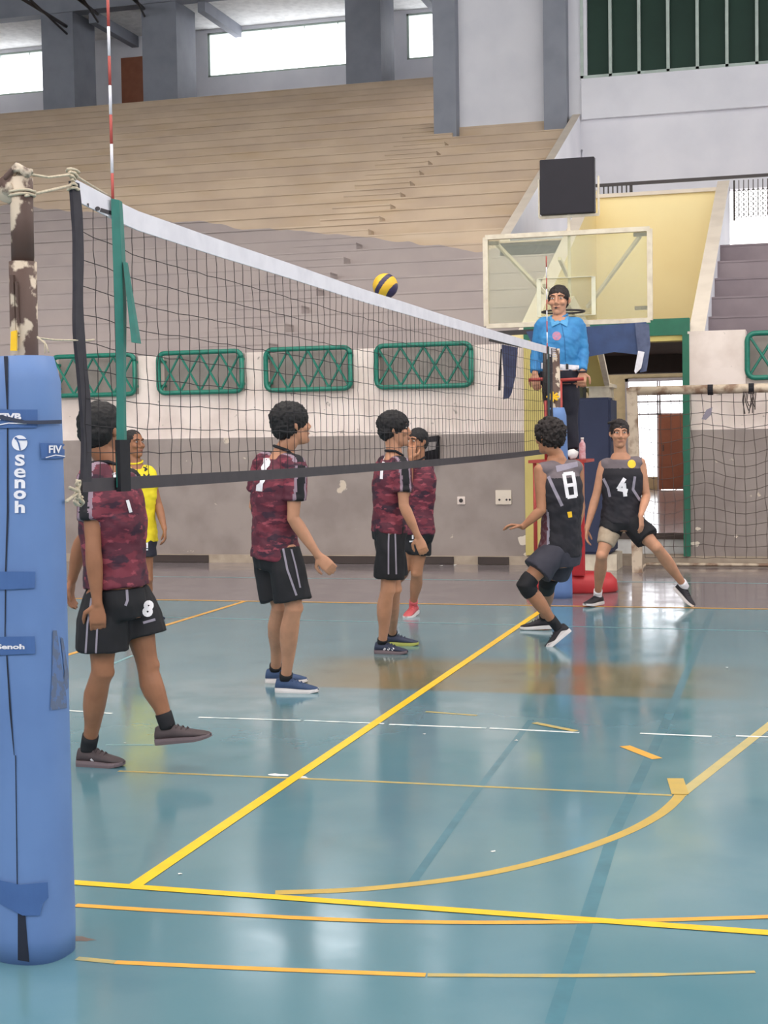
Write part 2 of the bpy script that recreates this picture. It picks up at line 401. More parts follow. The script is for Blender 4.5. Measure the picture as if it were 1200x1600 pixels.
bm = bmesh.new(); box(bm, dx.x, dx.x + 1.1, YK - 0.05, YK + 0.02, 10.1, 12.33); dd = struct('door_2', bm, brown_door)
bm = bmesh.new(); box(bm, dx.x + 0.06, dx.x + 1.04, YK - 0.07, YK - 0.04, 10.2, 12.25); part('door_panel', bm, brown_door, dd)
bm = bmesh.new(); box(bm, -32, -7.2, row_y(26) + 0.3, YK, row_z(25) - 0.35, row_z(25) - 0.02); struct('floor_gallery', bm, grey_col)
for i, (x0, x1) in enumerate(((-19.34, -18.42), (-16.46, -15.50), (-10.97, -10.06))):
    bm = bmesh.new(); box(bm, x0, x1, 35.75, 37.0, 10.2, 13.3); struct('trim_%d' % (9 + i), bm, grey_col)
bm = bmesh.new(); box(bm, -32, -7.2, 35.9, YK + 0.25, 12.90, 13.05); struct('ceiling_gallery', bm, soffit)
bm = bmesh.new(); box(bm, -32, -7.2, 35.7, 36.1, 12.86, 13.9)
for x0 in (-24, -17.98, -14.9, -9.2): box(bm, x0 - 0.1, x0 + 0.1, 36, YK, 12.6, 12.95)
struct('trim_12', bm, grey_col)
bm = bmesh.new(); box(bm, -34, 14, -6, 39, 14.6, 14.8); struct('ceiling', bm, mat('roof_grey', (150, 154, 160), 0.8))
bm = bmesh.new(); box(bm, -34.2, -34, -6, 39, 0, 14.6); struct('wall_left', bm, white_cool)
bm = bmesh.new(); box(bm, 14, 14.2, -6, 31, 0, 7.5); box(bm, 14, 14.2, -6, 31, 11.5, 14.6)  # unseen side wall, added to hold back sky light; gaps form a window band
for k in range(8): box(bm, 14, 14.2, -6 + 5 * k, -4.6 + 5 * k, 7.5, 11.5)
struct('wall_right', bm, white_cool)
bm = bmesh.new(); box(bm, -34, 14, -6.2, -6, 0, 5.5); box(bm, -34, 14, -6.2, -6, 12.5, 14.6)  # added out of view to close off the sky except between its piers
for k in range(10): box(bm, -34 + 5 * k, -32.6 + 5 * k, -6.2, -6, 5.5, 12.5)
struct('wall_behind', bm, white_cool)
bm = bmesh.new(); box(bm, -34, -31, 18.4, 39, 0, 14.6); struct('wall_left_end', bm, white_cool)

# roof trusses high on the left
for i, (a, b) in enumerate((((30, -5), (105, 42)), ((115, -8), (152, 22)), ((200, -10), (225, 14)))):
    bm = bmesh.new(); tube(bm, [atY(a[0], a[1], 33.5), atY(b[0], b[1], 35.8)], 0.045, 8); tube(bm, [atY(a[0] + 8, a[1] - 4, 33.5), atY(b[0] + 1, b[1] + 12, 35.8)], 0.03, 8)
    tag(finish('roof_brace', bm, dark_metal, None, True), ['dark steel roof brace at the far left of the gallery', 'dark steel roof brace left of the grey pier', 'dark steel roof brace above the gallery door'][i], 'roof brace', 'steel roof braces')

# green lattice grilles
def grille(x0, x1, label):
    t = thing('lattice_grille', label, 'grille', ((x0 + x1) / 2, W - 0.05, 2.5), 'green lattice grilles along the front wall')
    z0, z1 = 2.23, 2.75; x0 += 0.02; x1 -= 0.02; y = W - 0.07; r = 0.09
    pts = []
    for cx, cz, a0 in ((x1 - r, z1 - r, 0), (x0 + r, z1 - r, 90), (x0 + r, z0 + r, 180), (x1 - r, z0 + r, 270)):
        for k in range(5): a = math.radians(a0 + 22.5 * k); pts.append(V((cx + r * math.cos(a), y, cz + r * math.sin(a))))
    pts.append(pts[0])
    bm = bmesh.new(); tube(bm, pts, 0.032, 10); part('frame', bm, green, t, True)
    bm = bmesh.new(); n = 4; w = (x1 - x0 - 0.04) / n
    for k in range(n):
        a = x0 + 0.02 + k * w
        for q in (0, 1): tube(bm, [(a, y + 0.01 * q, z0 + 0.02 if q else z1 - 0.02), (a + w, y + 0.01 * q, z1 - 0.02 if q else z0 + 0.02)], 0.016, 6)
    part('lattice', bm, green, t)
    for zz in (z1 - 0.1, z0 + 0.1):
        for xx in (x0, x1):
            bm = bmesh.new(); rect_tube(bm, (xx, y, zz), (xx, W + 0.16, zz), 0.03, 0.03); part('bracket', bm, green, t)
for (x0, x1), l in zip([(-12.8 + 0.05, -11.75)] + rec, ('green lattice grille hidden far left behind the post pad', 'green lattice grille directly beside the blue post pad', 'green lattice grille above the yellow shirted person, second along the wall', 'green lattice grille right above the player numbered 1', 'green lattice grille nearest the yellow pilaster', 'green lattice grille above the goal at the right')):
    if x0 < -11: continue
    grille(x0, x1, l)

# ------------------------------------------------------------------ court markings
yl = mat('yellow_line', (250, 200, 40), 0.35, var=(236, 180, 40), scale=12)
ol = mat('orange_line', (232, 170, 66), 0.4, var=(210, 150, 70), scale=14)
fl = mat('faded_line', (190, 166, 96), 0.4, var=(120, 150, 140), scale=20, lo=0.45, hi=0.7)
wl = mat('white_line', (232, 234, 230), 0.5, var=(120, 160, 170), scale=14, lo=0.52, hi=0.6)
gl = mat('pale_line', (132, 168, 172), 0.4, var=(90, 146, 160), scale=9)
dk = mat('reflection_line', (76, 124, 138), 0.2)  # darker floor tone for column-edge reflections painted as strips
trim_no = [20]
def strip(pts, w, m, z, name=None):
    """painted line along floor points, w metres wide"""
    bm = bmesh.new(); L_, R2 = [], []
    for i, p in enumerate(pts):
        d = pts[min(i + 1, len(pts) - 1)] - pts[max(i - 1, 0)]; d.z = 0; d.normalize(); n = V((-d.y, d.x, 0))
        ww = w[i] if isinstance(w, (list, tuple)) else w
        L_.append(bm.verts.new((p.x + n.x * ww / 2, p.y + n.y * ww / 2, z))); R2.append(bm.verts.new((p.x - n.x * ww / 2, p.y - n.y * ww / 2, z)))
    for i in range(len(pts) - 1): bm.faces.new((L_[i], R2[i], R2[i + 1], L_[i + 1]))
    o = struct('trim_%d' % trim_no[0], bm, m); trim_no[0] += 1
    return o
def px(*p): return [floor(x, y) for x, y in p]
def smoothpts(P, k=6):
    out = []
    for i in range(len(P) - 1):
        p0 = P[max(i - 1, 0)]; p1 = P[i]; p2 = P[i + 1]; p3 = P[min(i + 2, len(P) - 1)]
        for j in range(k):
            t = j / k; out.append(0.5 * ((2 * p1) + (p2 - p0) * t + (2 * p0 - 5 * p1 + 4 * p2 - p3) * t * t + (3 * p1 - p0 - 3 * p2 + p3) * t ** 3))
    out.append(P[-1]); return out
strip([V((-2.32, 4.8, 0)), V((-2.32, 13.72, 0))], 0.055, yl, 0.0024)
strip([V((-2.9, 4.79, 0)), V((3, 4.80, 0))], 0.05, yl, 0.0028)
strip([V((-9.5, 13.72, 0)), V((6, 13.72, 0))], 0.05, ol, 0.0020)
strip([V((-5.35, 13.72, 0)), V((-5.35, 4.8, 0))], 0.05, ol, 0.0016)
strip(smoothpts(px((118, 1415), (300, 1426), (600, 1440), (900, 1441), (1300, 1430))), 0.035, ol, 0.0020)
strip(px((120, 1498), (180, 1504)), 0.03, fl, 0.0016); strip(smoothpts(px((180, 1504), (400, 1514), (665, 1524))), 0.032, ol, 0.0016); strip(smoothpts(px((668, 1524), (880, 1525), (1050, 1523), (1180, 1519))), [0.028] * 12 + [0.018] * 7, fl, 0.0016)
strip(smoothpts(px((430, 1395), (560, 1390), (700, 1375), (800, 1357), (900, 1330), (980, 1300), (1030, 1273), (1055, 1252), (1064, 1240))), 0.05, mat('ochre_line', (200, 168, 84), 0.4, var=(180, 156, 90), scale=10), 0.0012)
strip(px((1055, 1217), (1063, 1242)), 0.075, mat('ochre_line', (200, 168, 84)), 0.0032)
strip(px((1062, 1243), (1150, 1174), (1280, 1072)), 0.055, mat('beige_line', (196, 178, 120), 0.4, var=(170, 164, 120), scale=8), 0.0010)
strip(px((185, 1205), (600, 1222), (1050, 1243)), 0.028, fl, 0.0010)
for a in (((100, 1110), (175, 1115)), ((310, 1121), (470, 1126)), ((475, 1126), (600, 1131)), ((608, 1132), (760, 1138)), ((765, 1138), (905, 1145)), ((1000, 1146), (1112, 1151)), ((1150, 1150), (1230, 1153))): strip(px(*a), 0.028, wl, 0.0014)
strip(px((835, 1130), (900, 1143)), 0.045, fl, 0.0030); strip(px((976, 1166), (1027, 1186)), 0.06, ol, 0.0020); strip(px((665, 1112), (745, 1118)), 0.03, fl, 0.0010)
strip(px((208, 1024), (165, 1042)), 0.03, gl, 0.0010)
strip(px((240, 964), (700, 974), (1220, 987)), 0.03, gl, 0.0010); strip(px((240, 901), (700, 906), (1220, 912)), 0.05, gl, 0.0010)
strip(px((240, 1204 - 40), (165, 1164)), 0.02, gl, 0.0008)
strip(px((830, 1125), (735, 1250), (640, 1385)), 0.035, dk, 0.0006); strip(px((1112, 955), (1040, 1130), (960, 1300), (865, 1600)), 0.05, dk, 0.0006)  # reflections of column edges, painted on the floor as dark strips

# small litter and paint chips lying on the floor
chip = mat('white_paper', (240, 238, 232), 0.7)
def scrap(x, y, s, label):
    p = floor(x, y); bm = bmesh.new()
    n = 7; pts = []
    for k in range(n): a = 2 * math.pi * k / n; r = s * random.uniform(0.6, 1.1); pts.append(bm.verts.new((r * math.cos(a), r * math.sin(a) * 0.8, 0.0035 + random.uniform(0, s * 0.35))))
    c = bm.verts.new((0, 0, s * 0.5)); b = bm.verts.new((0, 0, 0.003))
    for k in range(n): bm.faces.new((pts[k], pts[(k + 1) % n], c)); bm.faces.new((pts[(k + 1) % n], pts[k], b))
    o = finish('paper_scrap', bm, chip); o.location = (p.x, p.y, 0.0); tag(o, label, 'litter', 'paper scraps on the floor')
for a in ((281, 1367, 0.012, 'small white scrap near the corner where the yellow lines meet'), (771, 1332, 0.011, 'small white scrap inside the curved ochre line'), (663, 1148, 0.012, 'white scrap just below the broken white line'), (807, 1158, 0.010, 'tiny white scrap beneath the faded yellow dash'), (690, 885, 0.03, 'left white crumpled scrap at the foot of the grey wall'), (711, 884, 0.03, 'right white crumpled scrap at the foot of the grey wall'), (1136, 1044, 0.012, 'tiny white speck on the blue floor at far right'), (195, 1162, 0.010, 'tiny white scrap between the feet of the walking player')): scrap(*a)
bm = bmesh.new()
for (x, y) in ((436, 1211), (468, 1214)):
    p = floor(x, y); vs = []
    for k in range(12): a = 2 * math.pi * k / 12; r = 0.055 * random.uniform(0.6, 1.1); vs.append(bm.verts.new((p.x + r * math.cos(a), p.y + 0.5 * r * math.sin(a), 0.0008)))
    bm.faces.new(vs)
struct('trim_60', bm, chip)
# ------------------------------------------------------------------ decals: thin prints that follow a surface
bpy.context.view_layer.update()
def bvh_of(o):
    me = o.data; M = o.matrix_world if o.parent is None else o.matrix_world
    off = V((0, 0, 0)); p = o
    while p is not None: off += p.location; p = p.parent
    return BVHTree.FromPolygons([v.co + off for v in me.vertices], [tuple(p.vertices) for p in me.polygons])
def hit_px(bvh, x, y, lift=0.003):
    d = ray(x, y).normalized(); h = bvh.ray_cast(CAM, d)
    if h[0] is None: return None
    n = h[1]; 
    if n.dot(d) > 0: n = -n
    return h[0] + (n * 0.5 - d * 0.5).normalized() * lift
def decal(name, polys, target, m, parent, lift=0.003, label=None, maxlen=5.0):
    """polys: list of pixel polygons/triangles, laid on the surface of target"""
    bvh = bvh_of(target) if not isinstance(target, BVHTree) else target
    b2 = bmesh.new()
    for pl in polys:
        vs = [b2.verts.new((x, y, 0)) for x, y in pl]
        b2.faces.new(vs)
    bmesh.ops.triangulate(b2, faces=b2.faces)
    for _ in range(6):
        es = [e for e in b2.edges if e.calc_length() > maxlen]
        if not es: break
        bmesh.ops.subdivide_edges(b2, edges=es, cuts=1); bmesh.ops.triangulate(b2, faces=b2.faces)
    bad = []
    for v in b2.verts:
        p = hit_px(bvh, v.co.x, v.co.y, lift)
        if p is None: bad.append(v)
        else: v.co = p
    bmesh.ops.delete(b2, geom=bad, context='VERTS')
    # drop faces that bridge a gap in depth
    fs = [f for f in b2.faces if max(e.calc_length() for e in f.edges) > 0.35]
    bmesh.ops.delete(b2, geom=fs, context='FACES')
    if not len(b2.faces): b2.free(); return None
    bmesh.ops.remove_doubles(b2, verts=b2.verts, dist=1e-5)
    return part(name, b2, m, parent, False, label)
def text_polys(txt, cx, cy, h, bold=0.02, rot=0.0, wscale=1.0, shear=0.0, skew_y=0.0):
    cu = bpy.data.curves.new('t', 'FONT'); cu.body = txt; cu.size = 1.0; cu.offset = bold; cu.align_x = 'CENTER'; cu.shear = shear; cu.resolution_u = 3
    o = bpy.data.objects.new('t', cu); COL.objects.link(o); bpy.context.view_layer.update()
    me = bpy.data.meshes.new_from_object(o.evaluated_get(bpy.context.evaluated_depsgraph_get()))
    ys = [v.co.y for v in me.vertices]; xs = [v.co.x for v in me.vertices]
    s = h / (max(ys) - min(ys)); my = (max(ys) + min(ys)) / 2; mx = (max(xs) + min(xs)) / 2
    c, sn = math.cos(rot), math.sin(rot); out = []
    for p in me.polygons:
        q = []
        for i in p.vertices:
            v = me.vertices[i].co; X = (v.x - mx) * s * wscale; Y = -(v.y - my) * s; Y += X * skew_y
            q.append((cx + X * c - Y * sn, cy + X * sn + Y * c))
        out.append(q)
    bpy.data.objects.remove(o); bpy.data.curves.remove(cu); bpy.data.meshes.remove(me)
    return out
def stroke(pts, w):
    out = []
    for (x0, y0), (x1, y1) in zip(pts[:-1], pts[1:]):
        dx, dy = x1 - x0, y1 - y0; l = math.hypot(dx, dy) or 1; nx, ny = -dy / l * w / 2, dx / l * w / 2
        ex, ey = dx / l * w * 0.12, dy / l * w * 0.12
        out.append([(x0 + nx - ex, y0 + ny - ey), (x1 + nx + ex, y1 + ny + ey), (x1 - nx + ex, y1 - ny + ey), (x0 - nx - ex, y0 - ny - ey)])
    return out
def circle_px(cx, cy, rx, ry=None, n=20): ry = ry or rx; return [(cx + rx * math.cos(2 * math.pi * k / n), cy + ry * math.sin(2 * math.pi * k / n)) for k in range(n)]

# ------------------------------------------------------------------ near post, its pad and ropes
NX = -2.32; PY = 4.10; PX = -2.32
rust = mat('chipped_post_paint', (196, 180, 160), 0.6, var=(84, 62, 54), scale=9, amt=1.0, lo=0.46, hi=0.50, detail=7, bump=0.3)
add_mask(rust, (62, 44, 40), 5, 0.62, 0.66, 2)
rope = mat('rope_cord', (206, 192, 168), 0.85, var=(160, 146, 124), scale=60)
strap_m = mat('dark_strap', (52, 58, 78), 0.7)
t = thing('net_post', 'rusty chipped-paint net post rising out of the blue pad at left', 'post', (PX, PY, 0))
p_top = atY(33, 268, PY); p_mid = atY(38, 548, PY)
bm = bmesh.new()
tube(bm, [(PX, PY, 0), (p_mid.x, PY, 1.2), (p_mid.x, PY, p_mid.z), (p_top.x + (p_mid.x - p_top.x) * 0.45, PY, p_mid.z + 0.27)], 0.042, 24)
tube(bm, [(p_top.x + (p_mid.x - p_top.x) * 0.47, PY, p_mid.z + 0.25), (p_top.x, PY, p_top.z - 0.02)], 0.0345, 24)
part('pole', bm, rust, t, True)
bm = bmesh.new()
tube(bm, [p_top + V((-0.03, -0.03, -0.055)), p_top + V((-0.03, 0.03, -0.055))], 0.042, 20); tube(bm, [p_top + V((-0.03, -0.037, -0.055)), p_top + V((-0.03, -0.03, -0.055))], 0.02, 12)
tube(bm, [p_top + V((-0.035, -0.02, -0.02)), p_top + V((0.0, -0.02, 0.012)), p_top + V((0.03, -0.02, -0.01))], 0.014, 10, round_ends=True)
part('pulley', bm, rust, t, True)
bm = bmesh.new(); tube(bm, [p_top + V((0, 0, -0.005)), p_top + V((0, 0, 0.006))], 0.036, 20); part('cap', bm, rust, t, True)
for k, yy in enumerate((300, 306)):
    c = atY(34, yy, PY); bm = bmesh.new(); tube(bm, [c + V((0.040 * math.cos(a * 0.3927), 0.040 * math.sin(a * 0.3927), 0.002 * math.sin(a))) for a in range(17)], 0.0045, 6); part('rope_wrap', bm, rope, t, True)
bm = bmesh.new(); c0 = atY(19, 430, PY - 0.05); c1 = atY(24, 545, PY - 0.05); rect_tube(bm, c0, c1, 0.012, 0.012); c0 = atY(26, 440, PY - 0.05); c1 = atY(28, 520, PY - 0.05); rect_tube(bm, c0, c1, 0.008, 0.008); part('slide_rail', bm, rust, t)
bm = bmesh.new(); q = [atY(x, y, PY - 0.07) for x, y in ((17, 518), (25, 516), (25, 548), (16, 548))]; q2 = [v + V((0, 0.008, 0)) for v in q]; loft(bm, [q, q2]); part('yellow_tag', bm, yl, t, label='yellow strap end')

blue = mat('blue_vinyl_pad', (100, 131, 182), 0.55, var=(90, 120, 172), scale=3, amt=0.8)
blue_d = mat('blue_vinyl_flap', (66, 100, 156), 0.6, var=(58, 90, 144), scale=10)
dirt = mat('grey_scuff', (92, 104, 130), 0.7, var=(84, 120, 180), scale=40, lo=0.5, hi=0.55)
dark_gap = mat('dark_seam', (28, 34, 52), 0.8)
def pad_shape(bx, by, tx, ty, zt, rb, rtp, seam_ang, mats, parent, bottom=0.0, n=48):
    bm = bmesh.new(); rings = []
    for i in range(25):
        k = i / 24; z = bottom + (zt - bottom) * k
        r = rb + (rtp - rb) * k
        if k > 0.97: r -= (k - 0.97) / 0.03 * 0.018
        if k == 0: r *= 0.97
        c = V((bx + (tx - bx) * k, by + (ty - by) * k, z)); row = []
        for j in range(n):
            a = 2 * math.pi * j / n
            w = 1 + 0.012 * math.sin(3 * a + 9 * k) + 0.008 * noise.noise(V((a * 2, k * 9, 3)))
            ca, sa = math.cos(a), math.sin(a); e = 2.6
            sq = (abs(ca) ** e + abs(sa) ** e) ** (-1 / e)
            row.append(c + V((r * w * ca * sq, r * w * sa * sq, 0)))
        rings.append(row)
    loft(bm, rings)
    return part('pad_cover', bm, mats, parent, True)
pt = thing('post_pad', 'tall blue vinyl safety pad wrapped round the near net post', 'post pad', (PX, PY, 0))
bot = floor(58, 1486)
top_c = atY(41, 560, PY)
cover = pad_shape(bot.x, PY, top_c.x, PY, top_c.z + 0.005, 0.117, 0.097, 0, blue, pt)
bv = bvh_of(cover)
decal('seam', [[(6, 548), (13, 548), (13, 640), (14, 800), (10, 900), (8, 900), (11, 800), (11, 640)]], bv, dark_gap, pt)
decal('seam', [[(8, 920), (10, 920), (9, 998), (7.5, 998)], [(10, 1024), (12, 1024), (18, 1110), (23, 1180), (22, 1180), (15, 1110)], [(24, 1180), (25.5, 1180), (28, 1382), (26.5, 1382)]], bv, dark_gap, pt)
decal('split', [[(28, 1420), (33, 1420), (40, 1432), (46, 1503), (28, 1500)]], bv, dark_gap, pt, 0.002)
decal('flap', [[(-12, 640), (58, 640), (58, 668), (-12, 669)]], bv, blue_d, pt, 0.007)
decal('flap', [[(62, 692), (110, 694), (110, 716), (64, 717)]], bv, blue_d, pt, 0.007)
decal('flap', [[(-12, 893), (55, 893), (54, 919), (-12, 922)]], bv, blue_d, pt, 0.007)
decal('flap', [[(-12, 995), (54, 994), (55, 1021), (-12, 1024)]], bv, blue_d, pt, 0.007)
decal('flap', [[(-12, 1372), (32, 1382), (74, 1378), (75, 1402), (66, 1412), (62, 1430), (36, 1430), (-12, 1405)]], bv, blue_d, pt, 0.008)
decal('strap', [[(-12, 645), (40, 657), (60, 657), (92, 656), (92, 662), (60, 663), (38, 662), (-12, 652)]], bv, strap_m, pt, 0.016)
wm = mat('white_print', (234, 232, 238), 0.6)
decal('emblem', [circle_px(31, 692, 12, 12)], bv, wm, pt, 0.005, 'white round emblem')
decal('emblem_swirl', stroke([(24, 684), (30, 687), (42, 687)], 2.2) + stroke([(27, 687), (30, 693), (32, 703)], 2.2) + [circle_px(25.5, 685, 2.2)], bv, blue_d, pt, 0.007)
for ch, yy, hh in (('S', 719, 18), ('e', 739, 15), ('n', 756, 14), ('o', 773, 14), ('h', 792, 19)):
    decal('lettering', text_polys(ch, 31.5, yy, hh, 0.02 if ch == 'e' else 0.04, 0, 1.35 if ch in 'enoh' else 1.4), bv, wm, pt, 0.005)
decal('lettering', text_polys('FIVB', 17, 651, 11, 0.05, 0, 1.3), bv, wm, pt, 0.011)
decal('lettering', text_polys('FIV', 84, 702, 12, 0.03, 0, 0.9), bv, wm, pt, 0.011)
decal('lettering', text_polys('Senoh', 18, 1010, 8, 0.04, 0, 1.7), bv, wm, pt, 0.011)
decal('swoosh', stroke([(-6, 665), (15, 661), (42, 662)], 1.6), bv, wm, pt, 0.0115)
decal('swoosh', stroke([(70, 715), (84, 711), (98, 713)], 1.4), bv, wm, pt, 0.0115)
decal('scuff', [[(82, 985), (88, 985), (89, 1090), (104, 1095), (104, 1106), (78, 1110), (81, 1050)], [(94, 995), (98, 998), (107, 1055), (106, 1075), (98, 1082), (100, 1050)]], bv, dirt, pt, 0.003)
bm = bmesh.new()
for q in ((114, 1466, 0.09, 0.02), (2, 1488, 0.03, 0.03)):
    p = floor(q[0], q[1]); vs = []
    for k in range(14): a = 2 * math.pi * k / 14; vs.append(bm.verts.new((p.x + q[2] * math.cos(a) * random.uniform(.7, 1.1), p.y + q[3] * math.sin(a) * random.uniform(.7, 1.2), 0.0006)))
    bm.faces.new(vs)
struct('trim_61', bm, mat('rust_stain', (110, 92, 84), 0.6, var=(84, 110, 120), scale=20))

# ------------------------------------------------------------------ net
net = thing('volleyball_net', 'black volleyball net with white top tape stretched across the court', 'net', (NX, 9.3, 1.93))
cord = mat('black_net_cord', (40, 34, 38), 0.8)
tape_w = mat('white_net_tape', (226, 222, 228), 0.6, var=(206, 202, 210), scale=8)
tape_k = mat('dark_net_tape', (62, 56, 60), 0.7, var=(50, 44, 50), scale=12)
side_a = atX(115, 308, NX); y0 = side_a.y; y1 = 14.05
def zt(y): return 2.405 + 0.02 * ((y - 9.3) / 4.6) ** 2 + (0.04 * max(0, 4.9 - y) / 0.5)
def zbm(y): return 1.405 + 0.02 * ((y - 9.3) / 4.6) ** 2
def ny(y, z): return NX + 0.015 * noise.noise(V((y * 0.7, z * 1.5, 0)))
ys = [y0 + (y1 - y0) * k / 60 for k in range(61)]
bm = bmesh.new()
def band(bm, za, zb_, th, ys=ys):
    rings = []
    for y in ys:
        x = ny(y, 2); rings.append([V((x - th, y, za(y))), V((x + th, y, za(y))), V((x + th, y, zb_(y))), V((x - th, y, zb_(y)))])
    loft(bm, rings)
band(bm, lambda y: zt(y), lambda y: zt(y) - 0.07, 0.003); tape_o = part('top_tape', bm, tape_w, net)
bm = bmesh.new(); band(bm, lambda y: zbm(y) + 0.045, lambda y: zbm(y), 0.003); part('bottom_tape', bm, tape_k, net)
def skirt(yc, x0, label=None):
    bm = bmesh.new(); rings = []
    for k in range(21):
        z = zt(yc) - 0.01 - k / 20 * 0.99; yy = yc + 0.012 * math.sin(k * 0.5) + (0.035 * k / 20); w = 0.03 + 0.006 * noise.noise(V((k * .4, yc, 0)))
        rings.append([V((NX - 0.006, yy - w, z)), V((NX + 0.006, yy - w, z)), V((NX + 0.006, yy + w, z)), V((NX - 0.006, yy + w, z))])
    loft(bm, rings); return part('side_band', bm, mat('black_side_band', (44, 40, 48), 0.75, var=(58, 54, 60), scale=20), net)
skirt(y0 + 0.005, 0); skirt(y1 - 0.03, 0)
bm = bmesh.new()
random.seed(3)
nv = int((y1 - y0) / 0.1); rows = 10
grid = []
for i in range(nv + 1):
    y = y0 + 0.03 + i * 0.1; a = zt(y) - 0.07; b = zbm(y) + 0.04; colp = []
    for j in range(rows + 1):
        k = j / rows; jy = 0.014 * noise.noise(V((i * 0.9, j * 0.8, 5))) + random.uniform(-1, 1) * 0.004
        if j in (0, rows): jy = 0
        z = a + (b - a) * k + random.uniform(-1, 1) * (0.004 if 0 < j < rows else 0)
        colp.append(V((ny(y, z), y + jy, z)))
    grid.append(colp)
def wire(bm, pts, r): tube(bm, pts, r, 4)
for i, cpts in enumerate(grid):
    pts = []
    for j in range(rows):
        pts.append(cpts[j]); m_ = (cpts[j] + cpts[j + 1]) / 2; m_ = m_ + V((0, 0.013 * noise.noise(V((i * 1.7, j * 2.3, 1))), 0)); pts.append(m_)
    pts.append(cpts[-1]); wire(bm, pts, 0.0015)
for j in range(1, rows): wire(bm, [g[j] for g in grid], 0.0015)
part('netting', bm, cord, net)
bvt = bvh_of(tape_o)
for q in (stroke([(124, 320), (126, 326)], 3), stroke([(137, 318), (137, 328)], 3), [circle_px(152, 326, 4, 3.4)], stroke([(157, 328), (174, 333)], 6)): decal('logo', q, bvt, tape_k, net, 0.002)
# ropes from the net to the post
t = thing('net_rope', 'thin cream tie ropes between the chipped post and the net top', 'rope', (PX, 4.2, 2.4), 'net tie ropes')
bm = bmesh.new(); a = atY(34, 270, PY - 0.03); b = V((NX, y0, zt(y0) + 0.015)); m_ = (a + b) / 2 + V((0, 0, -0.012)); tube(bm, [a, m_, b, V((NX, 4.85, zt(4.85) + 0.003))], 0.004, 6); part('upper_rope', bm, rope, t, True)
bm = bmesh.new(); a = atY(40, 306, PY - 0.04); tube(bm, [a, V((NX, y0, zt(y0) - 0.02))], 0.0045, 6); part('lower_rope', bm, rope, t, True)
bm = bmesh.new(); c = V((NX, y0, zt(y0) - 0.005)); 
for q in range(6): tube(bm, [c + V((0.012 * math.cos(q + a_ * 0.8), 0.03 * math.sin(a_ * 0.8 + q * 0.3), -0.03 + 0.012 * q + 0.004 * math.sin(a_ + q))) for a_ in range(9)], 0.005, 6)
part('knot', bm, rope, t, True)
t = thing('net_rope', 'white tie string from the post to the middle of the black side band', 'rope', (PX, 4.2, 2.1), 'net tie ropes')
bm = bmesh.new(); a = atY(28, 524, PY - 0.05); b = atX(136, 532, NX); tube(bm, [a, (a + b) / 2 + V((0, 0, -.006)), b, b + V((0.012, 0.03, 0.004))], 0.003, 6); part('string', bm, rope, t, True)
bm = bmesh.new(); tube(bm, [atY(58, 526, PY - .05), atY(72, 538, PY - .05), atY(76, 550, PY - .06)], 0.0025, 6); tube(bm, [atY(58, 528, PY - .05), atY(70, 534, PY - .05), atY(70, 552, PY - .06)], 0.002, 6); part('frayed_end', bm, rope, t, True)
t = thing('net_rope', 'cream knotted rope at the lower corner of the net beside the pad', 'rope', (PX, 4.3, 1.45), 'net tie ropes')
bm = bmesh.new(); cb = atX(122, 770, NX)
for q in range(7): tube(bm, [cb + V((0.014 * math.cos(q * 1.3 + a_), 0.028 * math.sin(a_ * 0.9 + q), -0.035 + 0.011 * q + 0.01 * math.cos(a_ * 1.4))) for a_ in range(7)], 0.0055, 6)
tube(bm, [cb, atY(104, 783, PY + 0.02)], 0.006, 6); tube(bm, [cb + V((0, 0, .005)), atY(109, 762, PY + 0.06)], 0.006, 6, round_ends=True)
part('knot', bm, rope, t, True)

# antennas
red_m = mat('antenna_red', (178, 74, 66), 0.5)
def antenna(y, z_lo, z_hi, label, sleeve_m, sl_w, top_white):
    t = thing('net_antenna', label, 'antenna', (NX, y, z_lo), 'net antennas')
    z = z_hi; k = 0
    cols = {0: [], 1: []}
    while z > 2.30: cols[k % 2].append((z, max(z - 0.1, 2.30))); z -= 0.1; k += 1
    for ci, nm, m_ in ((0, 'red_stripe', red_m), (1, 'white_stripe', tape_w)):
        for a, b in cols[ci ^ top_white]:
            bm = bmesh.new(); tube(bm, [(NX + 0.012, y, a), (NX + 0.012, y, b)], 0.0055, 8); part(nm, bm, m_, t, True)
    bm = bmesh.new(); tube(bm, [(NX + 0.012, y, 2.30), (NX + 0.012, y, z_lo)], 0.005, 8); part('rod', bm, tape_k, t, True)
    bm = bmesh.new(); rings = []
    for k in range(15):
        q = k / 14; z = zt(y) - 0.005 - q * (zt(y) - z_lo - 0.02); w = sl_w * (1 + 0.15 * math.sin(q * 7)); yy = y + 0.02 + 0.01 * math.sin(q * 5)
        rings.append([V((NX + 0.016, yy - w, z)), V((NX + 0.026, yy, z)), V((NX + 0.018, yy + w, z)), V((NX + 0.004, yy, z))])
    loft(bm, rings); part('sleeve', bm, sleeve_m, t)
    return t
grn = mat('green_sleeve', (28, 116, 104), 0.55, var=(20, 96, 88), scale=18)
ay = atX(177, 340, NX + 0.012).y
ta = antenna(ay, 1.42, atX(176, 271, NX + 0.012).z + 0.8, 'red and white striped antenna in a green sleeve near the post pad', grn, 0.042, 0)
bm = bmesh.new(); rings = []
for k in range(8):
    q = k / 7; c = V((NX + 0.03 + 0.02 * q, ay + 0.05 + 0.03 * q, 2.22 - 0.28 * q)); w = 0.02 + 0.02 * q
    rings.append([c + V((0, -w, 0)), c + V((0.004, 0, 0)), c + V((0, w, 0)), c + V((-0.004, 0, 0))])
loft(bm, rings); part('loose_flap', bm, grn, ta)
bm = bmesh.new(); box(bm, NX + 0.012, NX + 0.03, ay - 0.03, ay + 0.05, 1.42, 1.60); part('black_tip', bm, black_mat, ta)
ay2 = 13.74
